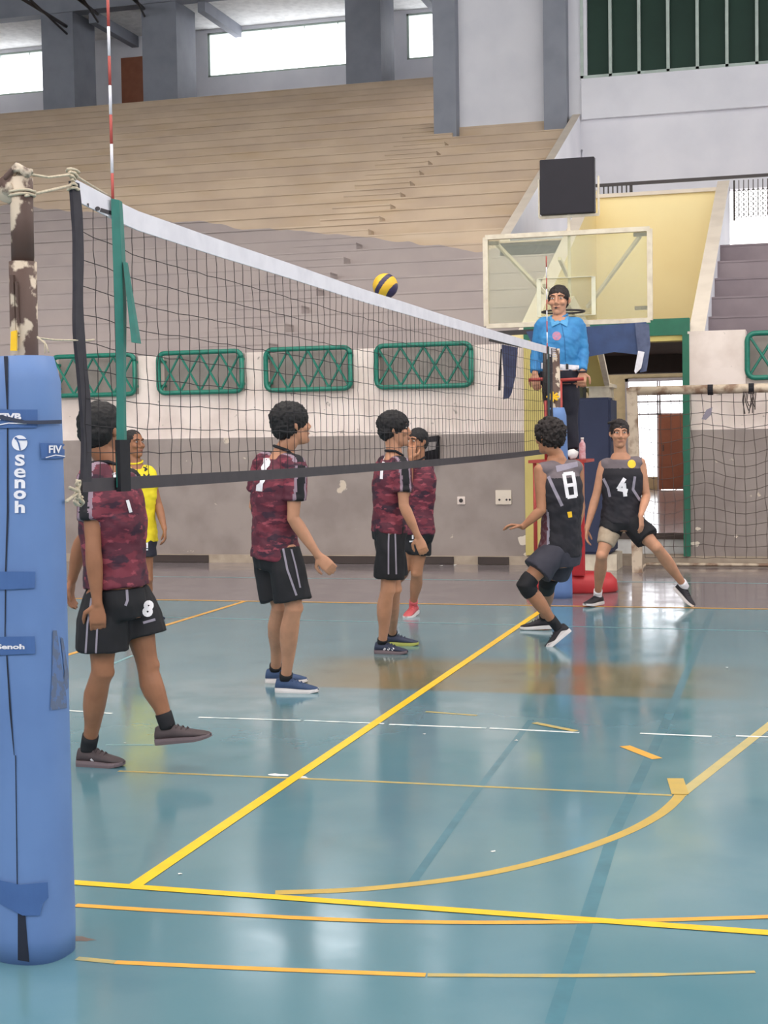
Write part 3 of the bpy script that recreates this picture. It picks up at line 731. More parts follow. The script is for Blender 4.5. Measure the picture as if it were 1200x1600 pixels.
antenna(ay2, 1.42, 3.25, 'striped antenna at the far end of the net beside the referee', mat('dark_sleeve', (36, 62, 62), 0.6), 0.035, 0)

# far post with its pad
t = thing('net_post', 'rusty brown net post at the far end in front of the referee', 'post', (-2.33, 14.5, 0))
fp = floor(873, 934); pz = atY(866, 545, fp.y).z
bm = bmesh.new(); tube(bm, [(fp.x, fp.y, 0), (fp.x - 0.01, fp.y, pz)], 0.045, 16); part('pole', bm, rust, t, True)
bm = bmesh.new(); c = V((fp.x - 0.11, fp.y, pz)); tube(bm, [c + V((0, 0, -0.5)), c], 0.022, 12); tube(bm, [c + V((0.045, 0, -0.55)), c + V((0.045, 0, -0.03))], 0.018, 12); part('winch_rail', bm, dark_metal, t, True)
bm = bmesh.new(); c = atY(864, 620, fp.y - 0.06)
for k in range(8): a = k * 0.785; tube(bm, [c, c + V((0.055 * math.cos(a), -0.01, 0.04 * math.sin(a)))], 0.011, 6, round_ends=True)
part('yellow_tie', bm, yl, t, label='yellow tied cord')
bm = bmesh.new()
for k in range(5): tube(bm, [V((NX, 13.95, 2.42 - 0.02 * k)), V((fp.x, fp.y - 0.05, pz - 0.02 * k))], 0.006, 6)
part('rope_wrap', bm, tape_w, t)
pt2 = thing('post_pad', 'blue vinyl pad on the far net post behind player number 8', 'post pad', (fp.x, fp.y, 0))
zc = atY(868, 637, fp.y).z
c2 = pad_shape(fp.x + 0.03, fp.y, fp.x + 0.0, fp.y, zc, 0.105, 0.09, 0, blue, pt2, n=28)
decal('seam', [[(858, 637), (862, 637), (862, 720), (859, 720)]], c2, dark_gap, pt2)

# ------------------------------------------------------------------ ball
bc = atY(602, 447, 12.3)
bt = thing('volleyball', 'yellow and blue volleyball in the air above the white net tape', 'ball', bc)
bm = bmesh.new()
ax_z = (RV * 0.75 + UV * 0.65).normalized(); ax_x = (ax_z.cross(FW)).normalized(); ax_y = ax_z.cross(ax_x)
bmesh.ops.create_uvsphere(bm, u_segments=120, v_segments=80, radius=0.108)
M3 = Matrix((ax_x, ax_y, -ax_z * -1)).transposed()
for v in bm.verts: v.co = M3 @ v.co
for f in bm.faces:
    c = f.calc_center_median(); h = (c + V((0, 0, 0))).dot(RV * 0.76 - UV * 0.60 - FW * 0.2) / 0.108
    f.material_index = 1 if (-0.32 < h < 0.08 or h > 0.66) else 0
    f.smooth = True
for v in bm.verts:
    h = v.co.dot(RV * 0.76 - UV * 0.60 - FW * 0.2) / 0.108
    for e in (-0.32, 0.08, 0.66, -0.7):
        if abs(h - e) < 0.03: v.co *= 0.985
for v in bm.verts: v.co += bc
o = part('shell', bm, [mat('ball_yellow', (240, 190, 50), 0.45), mat('ball_navy', (58, 50, 84), 0.45)], bt, False)
for p in o.data.polygons: p.use_smooth = True

# ------------------------------------------------------------------ basketball backboard
frame_m = mat('cream_frame_paint', (224, 212, 190), 0.6, var=(190, 172, 150), scale=10)
navy = mat('navy_pad', (44, 52, 82), 0.6, var=(38, 46, 74), scale=5)
tarp = mat('blue_tarp', (56, 76, 118), 0.6, var=(42, 54, 88), scale=7)
YBd = 16.1
def bp(x, y, dy=0): return atY(x, y, YBd + dy)
bb = thing('basketball_hoop', 'glass basketball backboard on a cream arm behind the referee', 'basketball hoop', (-2.4, 18.3, 0.13))
c = [bp(757, 371), bp(1014, 358), bp(1017, 497), bp(762, 513)]
x0, x1 = (c[0].x + c[3].x) / 2, (c[1].x + c[2].x) / 2; zz1 = (c[0].z + c[1].z) / 2; zz0 = (c[2].z + c[3].z) / 2
bm = bmesh.new(); fwid = 0.055
for a, b in (((x0, zz0), (x1, zz0)), ((x0, zz1), (x1, zz1)), ((x0, zz0), (x0, zz1)), ((x1, zz0), (x1, zz1))):
    rect_tube(bm, (a[0], YBd, a[1]), (b[0], YBd, b[1]), fwid, 0.05)
part('board_frame', bm, frame_m, bb)
gm = glass('backboard_glass', (248, 249, 238), 0.88, 0.1)
bm = bmesh.new(); box(bm, x0 + 0.03, x1 - 0.03, YBd - 0.005, YBd + 0.008, zz0 + 0.03, zz1 - 0.03); part('board_glass', bm, gm, bb)
i0, i1 = bp(842, 436), bp(928, 492)
bm = bmesh.new(); w_ = 0.045
for a, b in (((i0.x, i0.z), (i1.x, i0.z)), ((i0.x, i1.z), (i1.x, i1.z)), ((i0.x, i0.z), (i0.x, i1.z)), ((i1.x, i0.z), (i1.x, i1.z))): rect_tube(bm, (a[0], YBd - 0.012, a[1]), (b[0], YBd - 0.012, b[1]), w_, 0.006)
part('target_square', bm, mat('pale_target', (226, 222, 196), 0.6), bb)
bm = bmesh.new(); rc = bp(880, 487, -0.3)
tube(bm, [rc + V((0.225 * math.cos(a * math.pi / 12), 0.225 * math.sin(a * math.pi / 12), 0)) for a in range(25)], 0.011, 8); tube(bm, [rc + V((-0.06, 0.22, 0)), rc + V((-0.06, 0.3, 0))], 0.012, 6); tube(bm, [rc + V((0.06, 0.22, 0)), rc + V((0.06, 0.3, 0))], 0.012, 6)
part('rim', bm, dark_metal, bb, True)
for k, (a, b) in enumerate((((776, 381), (850, 458)), ((1000, 369), (918, 480)), ((874, 404), (887, 432)), ((850, 446), (868, 462)))):
    bm = bmesh.new(); rect_tube(bm, bp(a[0], a[1], 0.05), bp(b[0], b[1], 0.7), 0.035, 0.035); part('strut', bm, frame_m, bb)
for a in ((772, 380), (1003, 366), (1005, 481), (784, 508)):
    p = bp(*a, 0.03); bm = bmesh.new(); box(bm, p.x - 0.09, p.x + 0.05, p.y - 0.01, p.y + 0.02, p.z - 0.02, p.z + 0.02); part('bracket', bm, mat('brown_bracket', (120, 104, 90), 0.6), bb)
# folding arm and base with navy pad
bm = bmesh.new(); 
rect_tube(bm, atY(935, 610, 17.7), atY(912, 520, 16.7), 0.22, 0.16); part('lower_arm', bm, yellow_low, bb)
bm = bmesh.new(); rect_tube(bm, atY(950, 606, 17.6), atY(936, 540, 16.6), 0.06, 0.06); rect_tube(bm, atY(952, 600, 17.7), atY(960, 660, 17.9), 0.05, 0.05); part('side_rail', bm, frame_m, bb)
bm = bmesh.new(); rect_tube(bm, atY(912, 520, 16.7), bp(885, 470, 0.25), 0.14, 0.14); part('upper_arm', bm, frame_m, bb)
a = atY(921, 601, 17.55); b = atY(953, 625, 17.55); bm = bmesh.new(); box(bm, a.x, b.x, 17.5, 17.9, b.z, a.z); box(bm, a.x - 0.03, b.x + 0.04, 17.48, 17.9, a.z - 0.04, a.z); part('hinge_block', bm, frame_m, bb)
a = atY(902, 622, 17.4); b = atY(957, 866, 17.4); bm = bmesh.new(); box(bm, a.x, b.x, 17.35, 17.95, b.z, a.z); bmesh.ops.bevel(bm, geom=bm.edges[:], offset=0.03, segments=3, affect='EDGES'); part('base_pad', bm, navy, bb, label='navy blue padded base')
bm = bmesh.new(); box(bm, a.x - 0.1, b.x + 0.05, 17.4, 17.95, 0.0, b.z); part('base_frame', bm, frame_m, bb)
a = atY(884, 596, 17.6); bm = bmesh.new(); box(bm, a.x, a.x + 0.2, 17.6, 17.9, 0.1, a.z); part('counterweight', bm, mat('olive_box', (72, 74, 56), 0.7), bb)
# bottom edge padding, torn
bm = bmesh.new(); q = [(822, 518), (1010, 503), (1013, 556), (960, 550), (905, 560), (835, 545)]
rings = [[bp(x, y, -0.05) for x, y in q], [bp(x, y, 0.05) for x, y in q]]; loft(bm, rings); bmesh.ops.triangulate(bm, faces=bm.faces); part('edge_padding', bm, tarp, bb, label='torn blue edge padding')
def rag(parent, poly, dy, m, th=0.012, lab=None):
    bm = bmesh.new(); f = [bp(x, y, dy) + V((0, 0.02 * noise.noise(V((x * .1, y * .1, 0))), 0)) for x, y in poly]; loft(bm, [f, [v + V((0, th, 0)) for v in f]]); bmesh.ops.triangulate(bm, faces=bm.faces); return part('torn_padding', bm, m, parent, False, lab)
rag(bb, [(992, 505), (1014, 506), (1016, 540), (1010, 580), (1000, 582), (996, 540)], -0.08, mat('faded_tarp', (88, 96, 124), 0.7, var=(60, 66, 92), scale=12))
rag(bb, [(997, 548), (1007, 550), (1002, 575), (993, 584), (991, 580)], -0.1, white_trim, lab='white torn strip')
rag(bb, [(784, 538), (809, 543), (806, 560), (800, 572), (806, 587), (799, 604), (800, 613), (795, 622), (786, 624), (788, 600), (791, 570), (792, 560), (784, 550)], -0.03, mat('dark_torn_tarp', (44, 48, 78), 0.7, var=(66, 72, 100), scale=14))
rag(bb, [(782, 545), (784, 545), (782, 610), (778, 610)], -0.03, black_mat)
bm = bmesh.new(); rect_tube(bm, bp(765, 522, 0.02), bp(850, 517, 0.02), 0.06, 0.05); rect_tube(bm, bp(765, 530, 0.03), bp(815, 540, 0.03), 0.05, 0.05); part('bottom_rail', bm, dark_metal, bb)
# shot clock on its pole
sc = thing('shot_clock', 'black square display board mounted above the glass backboard', 'scoreboard', (-2.38, YBd, 3.7))
a, b = atY(844, 251, YBd), atY(930, 332, YBd)
bm = bmesh.new(); box(bm, a.x, b.x, YBd - 0.04, YBd + 0.06, b.z, a.z); bmesh.ops.bevel(bm, geom=bm.edges[:], offset=0.006, segments=2, affect='EDGES'); part('display_panel', bm, mat('black_panel', (34, 30, 38), 0.5, spec=0.3), sc)
bm = bmesh.new()
for p, q in (((a.x - 0.02, b.z - 0.02), (b.x + 0.04, b.z - 0.02)), ((a.x - 0.02, b.z - 0.02), (a.x - 0.02, a.z - 0.2)), ((b.x + 0.035, b.z - 0.02), (b.x + 0.035, a.z - 0.2))): rect_tube(bm, (p[0], YBd + 0.02, p[1]), (q[0], YBd + 0.02, q[1]), 0.018, 0.03)
part('bracket_frame', bm, frame_m, sc)
bm = bmesh.new(); p = atY(888, 335, YBd); rect_tube(bm, (p.x, YBd + 0.04, b.z), (p.x, YBd + 0.04, zz0 + 0.2), 0.03, 0.03); part('pole', bm, frame_m, sc)

# ------------------------------------------------------------------ futsal goal
wood = mat('worn_goal_paint', (206, 188, 166), 0.7, var=(140, 112, 92), scale=7, amt=1.0, lo=0.45, hi=0.62, detail=7, bump=0.2)
ga = atY(997, 611, 17.2); gbx = 1.2
gt = thing('futsal_goal', 'worn cream goal frame with sagging net at the right wall', 'goal', (ga.x, 17.2, 0))
bm = bmesh.new(); rect_tube(bm, (ga.x - 0.02, 17.2, 0), (ga.x - 0.07, 17.2, ga.z + 0.04), 0.115, 0.1); part('post', bm, wood, gt)
bm = bmesh.new(); rect_tube(bm, (gbx, 17.2, 0), (gbx, 17.2, ga.z + 0.04), 0.1, 0.1); part('post', bm, wood, gt)
bm = bmesh.new(); tube(bm, [(ga.x - 0.1, 17.2, ga.z), (gbx, 17.2, ga.z)], 0.052, 12); part('crossbar', bm, wood, gt, True)
bm = bmesh.new(); tube(bm, [(ga.x, 17.25, 0.03), (ga.x, 17.95, 0.03), (gbx, 17.95, 0.03), (gbx, 17.25, 0.03)], 0.02, 8); part('ground_bar', bm, wood, gt, True)
for x, y in ((1110, 609), (1174, 607)):
    p = atY(x, y, 17.2); bm = bmesh.new(); tube(bm, [p + V((-0.03, 0, 0)), p + V((0.03, 0, 0))], 0.06, 12); part('black_tape', bm, black_mat, gt)
bm = bmesh.new()
for k in range(9):
    p = atY(1162 + 2.4 * k, 612, 17.14); tube(bm, [p, p + V((random.uniform(-.02, .02), -.01, -0.1)), p + V((random.uniform(-.03, .03), 0, -0.16 - random.uniform(0, .09)))], 0.006, 5)
part('loose_cords', bm, mat('dark_cord_tassel', (70, 60, 58), 0.9), gt)
bm = bmesh.new(); nx_, nz_ = 26, 14; gg = []
for i in range(nx_ + 1):
    r_ = []
    for j in range(nz_ + 1):
        q = j / nz_; x = ga.x + (gbx - ga.x) * i / nx_ + 0.03 * noise.noise(V((i * .6, j * .5, 9))); z = ga.z * (1 - q) * 1.0 + 0.12 * q; y = 17.22 + 0.62 * math.sin(q * 1.5)
        z -= 0.05 * math.sin(i * 0.8) * math.sin(q * 3.1); r_.append(V((x, y, z + 0.02 * noise.noise(V((i * .9, j, 3))))))
    gg.append(r_)
for r_ in gg: tube(bm, r_, 0.0035, 4)
for j in range(nz_ + 1): tube(bm, [r_[j] for r_ in gg], 0.0035, 4)
part('netting', bm, mat('grey_goal_net', (96, 84, 80), 0.9), gt)
bm = bmesh.new(); q = [atY(x, y, 17.3) for x, y in ((1096, 655), (1104, 640), (1113, 636), (1111, 648), (1103, 656))]; loft(bm, [q, [v + V((0, .01, 0)) for v in q]]); part('snagged_scrap', bm, grey_stripe, gt)

# ------------------------------------------------------------------ wall fittings
def plate(name, x, y, w, h, label, cat, m, hole=True):
    p = atY(x, y, W); t = thing(name, label, cat, (p.x, W, p.z)); bm = bmesh.new(); box(bm, p.x - w / 2, p.x + w / 2, W - 0.02, W, p.z - h / 2, p.z + h / 2); bmesh.ops.bevel(bm, geom=bm.edges[:], offset=0.004, segments=2, affect='EDGES'); part('cover_plate', bm, m, t)
    return t, p
t, p = plate('wall_socket', 721, 782, 0.10, 0.10, 'small white electric socket on the grey wall', 'socket', white)
bm = bmesh.new(); tube(bm, [(p.x, W - 0.03, p.z), (p.x, W - 0.015, p.z)], 0.026, 12); part('socket_hole', bm, dark_metal, t)
t, p = plate('junction_cover', 787, 777, 0.2, 0.18, 'larger peeling white cover plate right of the socket', 'cover plate', cream)
for dx in (-.05, .04, .08):
    bm = bmesh.new(); tube(bm, [(p.x + dx, W - 0.024, p.z - 0.03), (p.x + dx, W - 0.018, p.z - 0.03)], 0.014, 8); part('screw', bm, dark_metal, t)
t = thing('wall_bag', 'black and silver bag hanging on the wall behind the player', 'bag', tuple(atY(674, 700, W - .1)))
bm = bmesh.new(); q = [atY(x, y, W - 0.1) for x, y in ((660, 684), (686, 680), (683, 700), (685, 722), (664, 724), (655, 706))]; loft(bm, [q, [v + V((0, .09, 0)) for v in q]]); bmesh.ops.bevel(bm, geom=bm.edges[:], offset=0.015, segments=2, affect='EDGES'); part('bag_body', bm, black_mat, t, True)
bm = bmesh.new(); q = [atY(x, y, W - 0.115) for x, y in ((660, 692), (682, 690), (680, 702), (662, 706))]; loft(bm, [q, [v + V((0, .02, 0)) for v in q]]); part('bag_pocket', bm, mat('silver_panel', (130, 122, 120), 0.5), t)
for n_, (x, y, w, h) in enumerate(((817, 845, .14, .16), (822, 866, .07, .06), (1087, 850, .12, .07), (1150, 838, .05, .05), (1090, 826, .08, .05))):
    p = atY(x, y, W - 0.004); bm = bmesh.new(); vs = [bm.verts.new((p.x + w / 2 * math.cos(k * .524) * random.uniform(.6, 1.1), W - 0.003, p.z + h / 2 * math.sin(k * .524) * random.uniform(.6, 1.1))) for k in range(12)]; bm.faces.new(vs); struct('trim_%d' % (70 + n_), bm, cream)

# railings above the entrance
def rail(label, x0, x1, y, z0, z1, n, lattice=False):
    t = thing('balcony_railing', label, 'railing', ((x0 + x1) / 2, y, z0), 'dark metal railings above the entrance')
    bm = bmesh.new(); rect_tube(bm, (x0, y, z1), (x1, y, z1), 0.04, 0.05); part('top_rail', bm, dark_metal, t)
    for k in range(n + 1):
        x = x0 + (x1 - x0) * k / n; bm = bmesh.new(); rect_tube(bm, (x, y, z0), (x, y, z1), 0.022 if k not in (0, n) else 0.05, 0.022); part('baluster', bm, dark_metal, t)
    return t
a = atY(934, 290, 24.9); b = atY(986, 287, 24.9); rail('short dark balustrade on the yellow wall beside the black display board', a.x - 0.5, b.x, 24.9, 5.52, a.z, 14)
e = atY(1147, 278, 24.9)
t = thing('balcony_railing', 'long dark handrail along the top of the yellow wall', 'railing', (b.x, 24.9, 5.6), 'dark metal railings above the entrance')
bm = bmesh.new(); rect_tube(bm, (b.x, 24.9, a.z), (2.5, 24.9, a.z), 0.05, 0.05); part('top_rail', bm, dark_metal, t)
bm = bmesh.new(); rect_tube(bm, (2.5, 24.9, 4.3), (2.5, 24.9, a.z), 0.05, 0.05); part('end_post', bm, dark_metal, t)
t = thing('scissor_gate', 'dark folding lattice gate against the bright opening at top right', 'gate', (e.x, 24.9, 5.0))
zt_, zb_ = atY(1147, 282, 24.9).z, atY(1147, 345, 24.9).z
bm = bmesh.new(); rect_tube(bm, (e.x, 24.9, zb_), (e.x, 24.9, zt_), 0.03, 0.03); part('edge_bar', bm, dark_metal, t)
k = 0; x = e.x
while x < 1.6:
    bm = bmesh.new(); rect_tube(bm, (x + 0.075, 24.9, zb_ + 0.05), (x + 0.075, 24.9, zt_), 0.014, 0.014); part('bar', bm, dark_metal, t)
    x += 0.075
bm = bmesh.new(); x = e.x
while x < 1.6:
    for q in range(3):
        za = zt_ - 0.15 - q * 0.16
        tube(bm, [(x, 24.88, za), (x + 0.075, 24.88, za - 0.08)], 0.006, 4); tube(bm, [(x + 0.075, 24.92, za), (x, 24.92, za - 0.08)], 0.006, 4); tube(bm, [(x, 24.88, za - 0.08), (x + 0.075, 24.88, za - 0.16)], 0.006, 4); tube(bm, [(x + 0.075, 24.92, za - 0.08), (x, 24.92, za - 0.16)], 0.006, 4)
    x += 0.075
part('lattice', bm, dark_metal, t)

# ------------------------------------------------------------------ referee stand
redp = mat('red_paint', (196, 52, 56), 0.45, var=(176, 42, 48), scale=6)
redt = mat('red_tube', (176, 66, 58), 0.5)
RS = 14.95
rs = thing('referee_stand', 'red metal referee stand behind the far net post', 'referee stand', (-2.2, RS + 0.2, 0))
pz = atY(905, 718, RS).z
xl, xr = atY(828, 720, RS).x, atY(918, 718, RS).x
bm = bmesh.new(); box(bm, xl, xr, RS - 0.1, RS + 0.5, pz - 0.03, pz); part('platform', bm, redt, rs)
for x in (xl + 0.06, xr - 0.12):
    for y in (RS - 0.06, RS + 0.46):
        bm = bmesh.new(); tube(bm, [(x, y, 0.2), (x, y, pz)], 0.02, 8); part('leg', bm, redt, rs, True)
a, b = atY(892, 730, RS - 0.14), atY(914, 905, RS - 0.14)
bm = bmesh.new(); box(bm, a.x, b.x, RS - 0.16, RS - 0.1, 0.18, pz - 0.03); bmesh.ops.bevel(bm, geom=bm.edges[:], offset=0.01, segments=2, affect='EDGES'); part('front_column', bm, redp, rs)
a = floor(868, 925); bm = bmesh.new()
cx_ = (atY(890, 905, RS).x); 
loft(bm, [ell(V((cx_, RS + 0.12, z)), V((1, 0, 0)), V((0, 1, 0)), r * 1.25, r * 0.75, 32) for z, r in ((0.0, 0.36), (0.02, 0.38), (0.12, 0.37), (0.19, 0.32), (0.2, 0.2))]); part('base', bm, redp, rs, True)
hz = atY(870, 593, RS).z
for xa, xb in ((826, 852), (876, 912)):
    p, q = atY(xa, 594, RS - 0.05), atY(xb, 592, RS - 0.05); bm = bmesh.new(); tube(bm, [p, q], 0.017, 8); leg_x = q.x if xa == 826 else p.x
    tube(bm, [V((leg_x, RS - 0.05, p.z)), V((leg_x, RS - 0.05, pz))], 0.017, 8); part('handrail', bm, redt, rs, True)
bot_ = thing('water_bottle', 'pinkish plastic water bottle standing on the referee stand', 'bottle', tuple(atY(909, 716, RS - 0.02)))
c = atY(910, 716, RS - 0.02); c.z = pz + 0.001
bm = bmesh.new(); loft(bm, [ell(c + V((0, 0, z)), V((1, 0, 0)), V((0, 1, 0)), r, r, 16) for z, r in ((0, .03), (.01, .034), (.06, .034), (.07, .031), (.13, .034), (.16, .03), (.185, .014), (.2, .014))]); part('bottle_body', bm, mat('pink_bottle', (196, 128, 132), 0.25, var=(230, 210, 214), scale=20), bot_, True)
bm = bmesh.new(); tube(bm, [c + V((0, 0, .2)), c + V((0, 0, .22))], 0.016, 12); part('bottle_cap', bm, white, bot_, True)
c = atY(894, 712, RS - 0.04)
bm = bmesh.new(); sphere(bm, V((0, 0, 0.06)), 0.062, 1.0, 0.7, 0.8, 16, 10)
for v in bm.verts: v.co += V((0.012, 0.012, 0.012)) * noise.noise(v.co * 30)
o = finish('crumpled_cloth', bm, mat('white_cloth', (236, 232, 230), 0.8), None, True); o.location = (c.x, c.y, pz - 0.004); tag(o, 'crumpled white cloth lying on the red referee stand', 'cloth')
#==PART3==
# ------------------------------------------------------------------ people
def remesh(o, voxel, smooth_it=3, factor=0.6):
    md = o.modifiers.new('r', 'REMESH'); md.mode = 'VOXEL'; md.voxel_size = voxel; md.use_smooth_shade = True
    ms = o.modifiers.new('s', 'SMOOTH'); ms.iterations = smooth_it; ms.factor = factor
    bpy.context.view_layer.update()
    me = bpy.data.meshes.new_from_object(o.evaluated_get(bpy.context.evaluated_depsgraph_get()))
    mats = list(o.data.materials)
    o.modifiers.clear(); o.data = me
    me.materials.clear()
    for m in mats: me.materials.append(m)
    for p in me.polygons: p.use_smooth = True; p.material_index = 0
    return o
def skin_mat(name, c): return mat(name, c, 0.5, var=tuple(int(v * 0.86) for v in c), scale=9, amt=0.6, spec=0.35)
SK1 = skin_mat('skin_tan', (196, 142, 112)); SK2 = skin_mat('skin_brown', (158, 108, 80)); SK3 = skin_mat('skin_light_tan', (206, 152, 122)); SK4 = skin_mat('skin_dark_tan', (176, 124, 94))
HAIR = mat('black_hair', (15, 12, 14), 0.7, var=(26, 21, 23), scale=40, bump=0.5)
HAIRB = mat('brown_black_hair', (30, 21, 20), 0.7, var=(42, 31, 28), scale=40)
EYE_W = mat('eye_white', (214, 206, 200), 0.3); EYE_D = mat('eye_dark', (30, 22, 20), 0.2); LIP = mat('lip_colour', (150, 86, 78), 0.5)
def camo():
    m = mat('maroon_camo_jersey', (116, 42, 58), 0.7, var=(86, 30, 48), scale=9, amt=1.0, lo=0.44, hi=0.5, detail=3, stretch=(1, 1, 2.2), bump=0.15)
    add_mask(m, (54, 24, 44), 7, 0.56, 0.60, 2.2, 1.0, (1, 1, 2.4)); add_mask(m, (150, 66, 80), 10, 0.60, 0.63, 6.1, 0.9, (1, 1, 2.6)); return m
CAMO = camo()
BLACKS = mat('black_shorts_cloth', (15, 14, 20), 0.75, var=(23, 21, 29), scale=14, bump=0.25)
NAVYS = mat('dark_navy_cloth', (28, 28, 42), 0.75, var=(38, 38, 52), scale=14, bump=0.25)
GREYS = mat('slate_shorts_cloth', (56, 54, 66), 0.75, var=(42, 40, 52), scale=12, bump=0.25)
YEL = mat('yellow_shirt_cloth', (236, 214, 36), 0.7, var=(214, 190, 30), scale=12, bump=0.2)
VEST = mat('black_vest_cloth', (28, 25, 33), 0.75, var=(40, 36, 45), scale=12, bump=0.25)
VESTG = mat('grey_shoulder_cloth', (112, 100, 104), 0.75, var=(96, 86, 92), scale=12)
SKYB = mat('sky_blue_shirt_cloth', (56, 134, 190), 0.65, var=(44, 114, 172), scale=10, amt=0.8, bump=0.3)
TROU = mat('dark_trouser_cloth', (24, 24, 38), 0.75, var=(34, 33, 48), scale=8, bump=0.2)
SKINPAD = mat('beige_tights_cloth', (182, 162, 140), 0.8, var=(160, 138, 116), scale=25)

def lerp(a, b, t): return a + (b - a) * t
def limb(bm, pts, rads, round_ends=True, n=14, flat=1.0, ref=None):
    # resample with smooth curve through the joints
    tube(bm, pts, rads, n, 0, ref, round_ends, flat)
LEGP = [(0, .086), (.12, .088), (.35, .080), (.6, .068), (.85, .056), (1.0, .054)]
SHINP = [(0, .054), (.12, .052), (.3, .058), (.45, .055), (.7, .040), (.9, .033), (1.0, .034)]
UARM = [(0, .052), (.2, .053), (.5, .046), (.85, .038), (1.0, .038)]
FARM = [(0, .038), (.2, .041), (.5, .036), (.85, .026), (1.0, .025)]
def chain(a, b, prof, s, bow=None):
    return [lerp(a, b, t) + (bow * math.sin(math.pi * t) if bow is not None else V((0, 0, 0))) for t, _ in prof], [r * s for _, r in prof]
def hand(bm, w, d, palm_n, s, curl=0.5, side=1):
    """palm, four fingers and a thumb from wrist w along d; palm_n = direction the palm faces"""
    d = d.normalized(); pn = (palm_n - d * palm_n.dot(d)).normalized(); lat = d.cross(pn).normalized() * side
    rings = []
    for t, hw, th in ((-0.01, .024, .018), (.02, .031, .016), (.05, .039, .0145), (.075, .041, .0135), (.095, .038, .011)):
        rings.append(ell(w + d * t * s, lat, pn, hw * s, th * s, 14))
    loft(bm, rings)
    for k, (off, ln) in enumerate(((-.029, .066), (-.0095, .076), (.010, .071), (.029, .055))):
        p = w + d * (.082 * s) + lat * off * s; dd = (d + lat * off * 1.2).normalized(); pts = [p]; a = 0.15
        for q, seg in enumerate((.42, .33, .27)):
            a += curl * (0.55 + 0.25 * q)
            p = p + (dd * math.cos(a) + pn * math.sin(a)) * ln * seg * s; pts.append(p)
        tube(bm, pts, [.0095 * s, .009 * s, .0083 * s, .007 * s], 8, round_ends=True)
    p = w + d * .022 * s - lat * .026 * s; q = p + (d * .5 - lat * .8 + pn * .35).normalized() * .038 * s; r = q + (d * .85 - lat * .2 + pn * .45).normalized() * .032 * s; e = r + (d * .9 + pn * .5).normalized() * .024 * s
    tube(bm, [p, q, r, e], [.014 * s, .0115 * s, .0105 * s, .008 * s], 8, round_ends=True)
HEADR = [(-.120, .022, .072, .030), (-.108, .038, .086, .005), (-.085, .052, .091, -.030), (-.055, .061, .092, -.068), (-.025, .068, .090, -.086), (.0, .072, .086, -.094), (.03, .075, .089, -.100), (.055, .074, .086, -.100), (.08, .067, .076, -.090), (.102, .051, .055, -.070), (.116, .028, .026, -.042), (.121, .01, .0, -.015)]
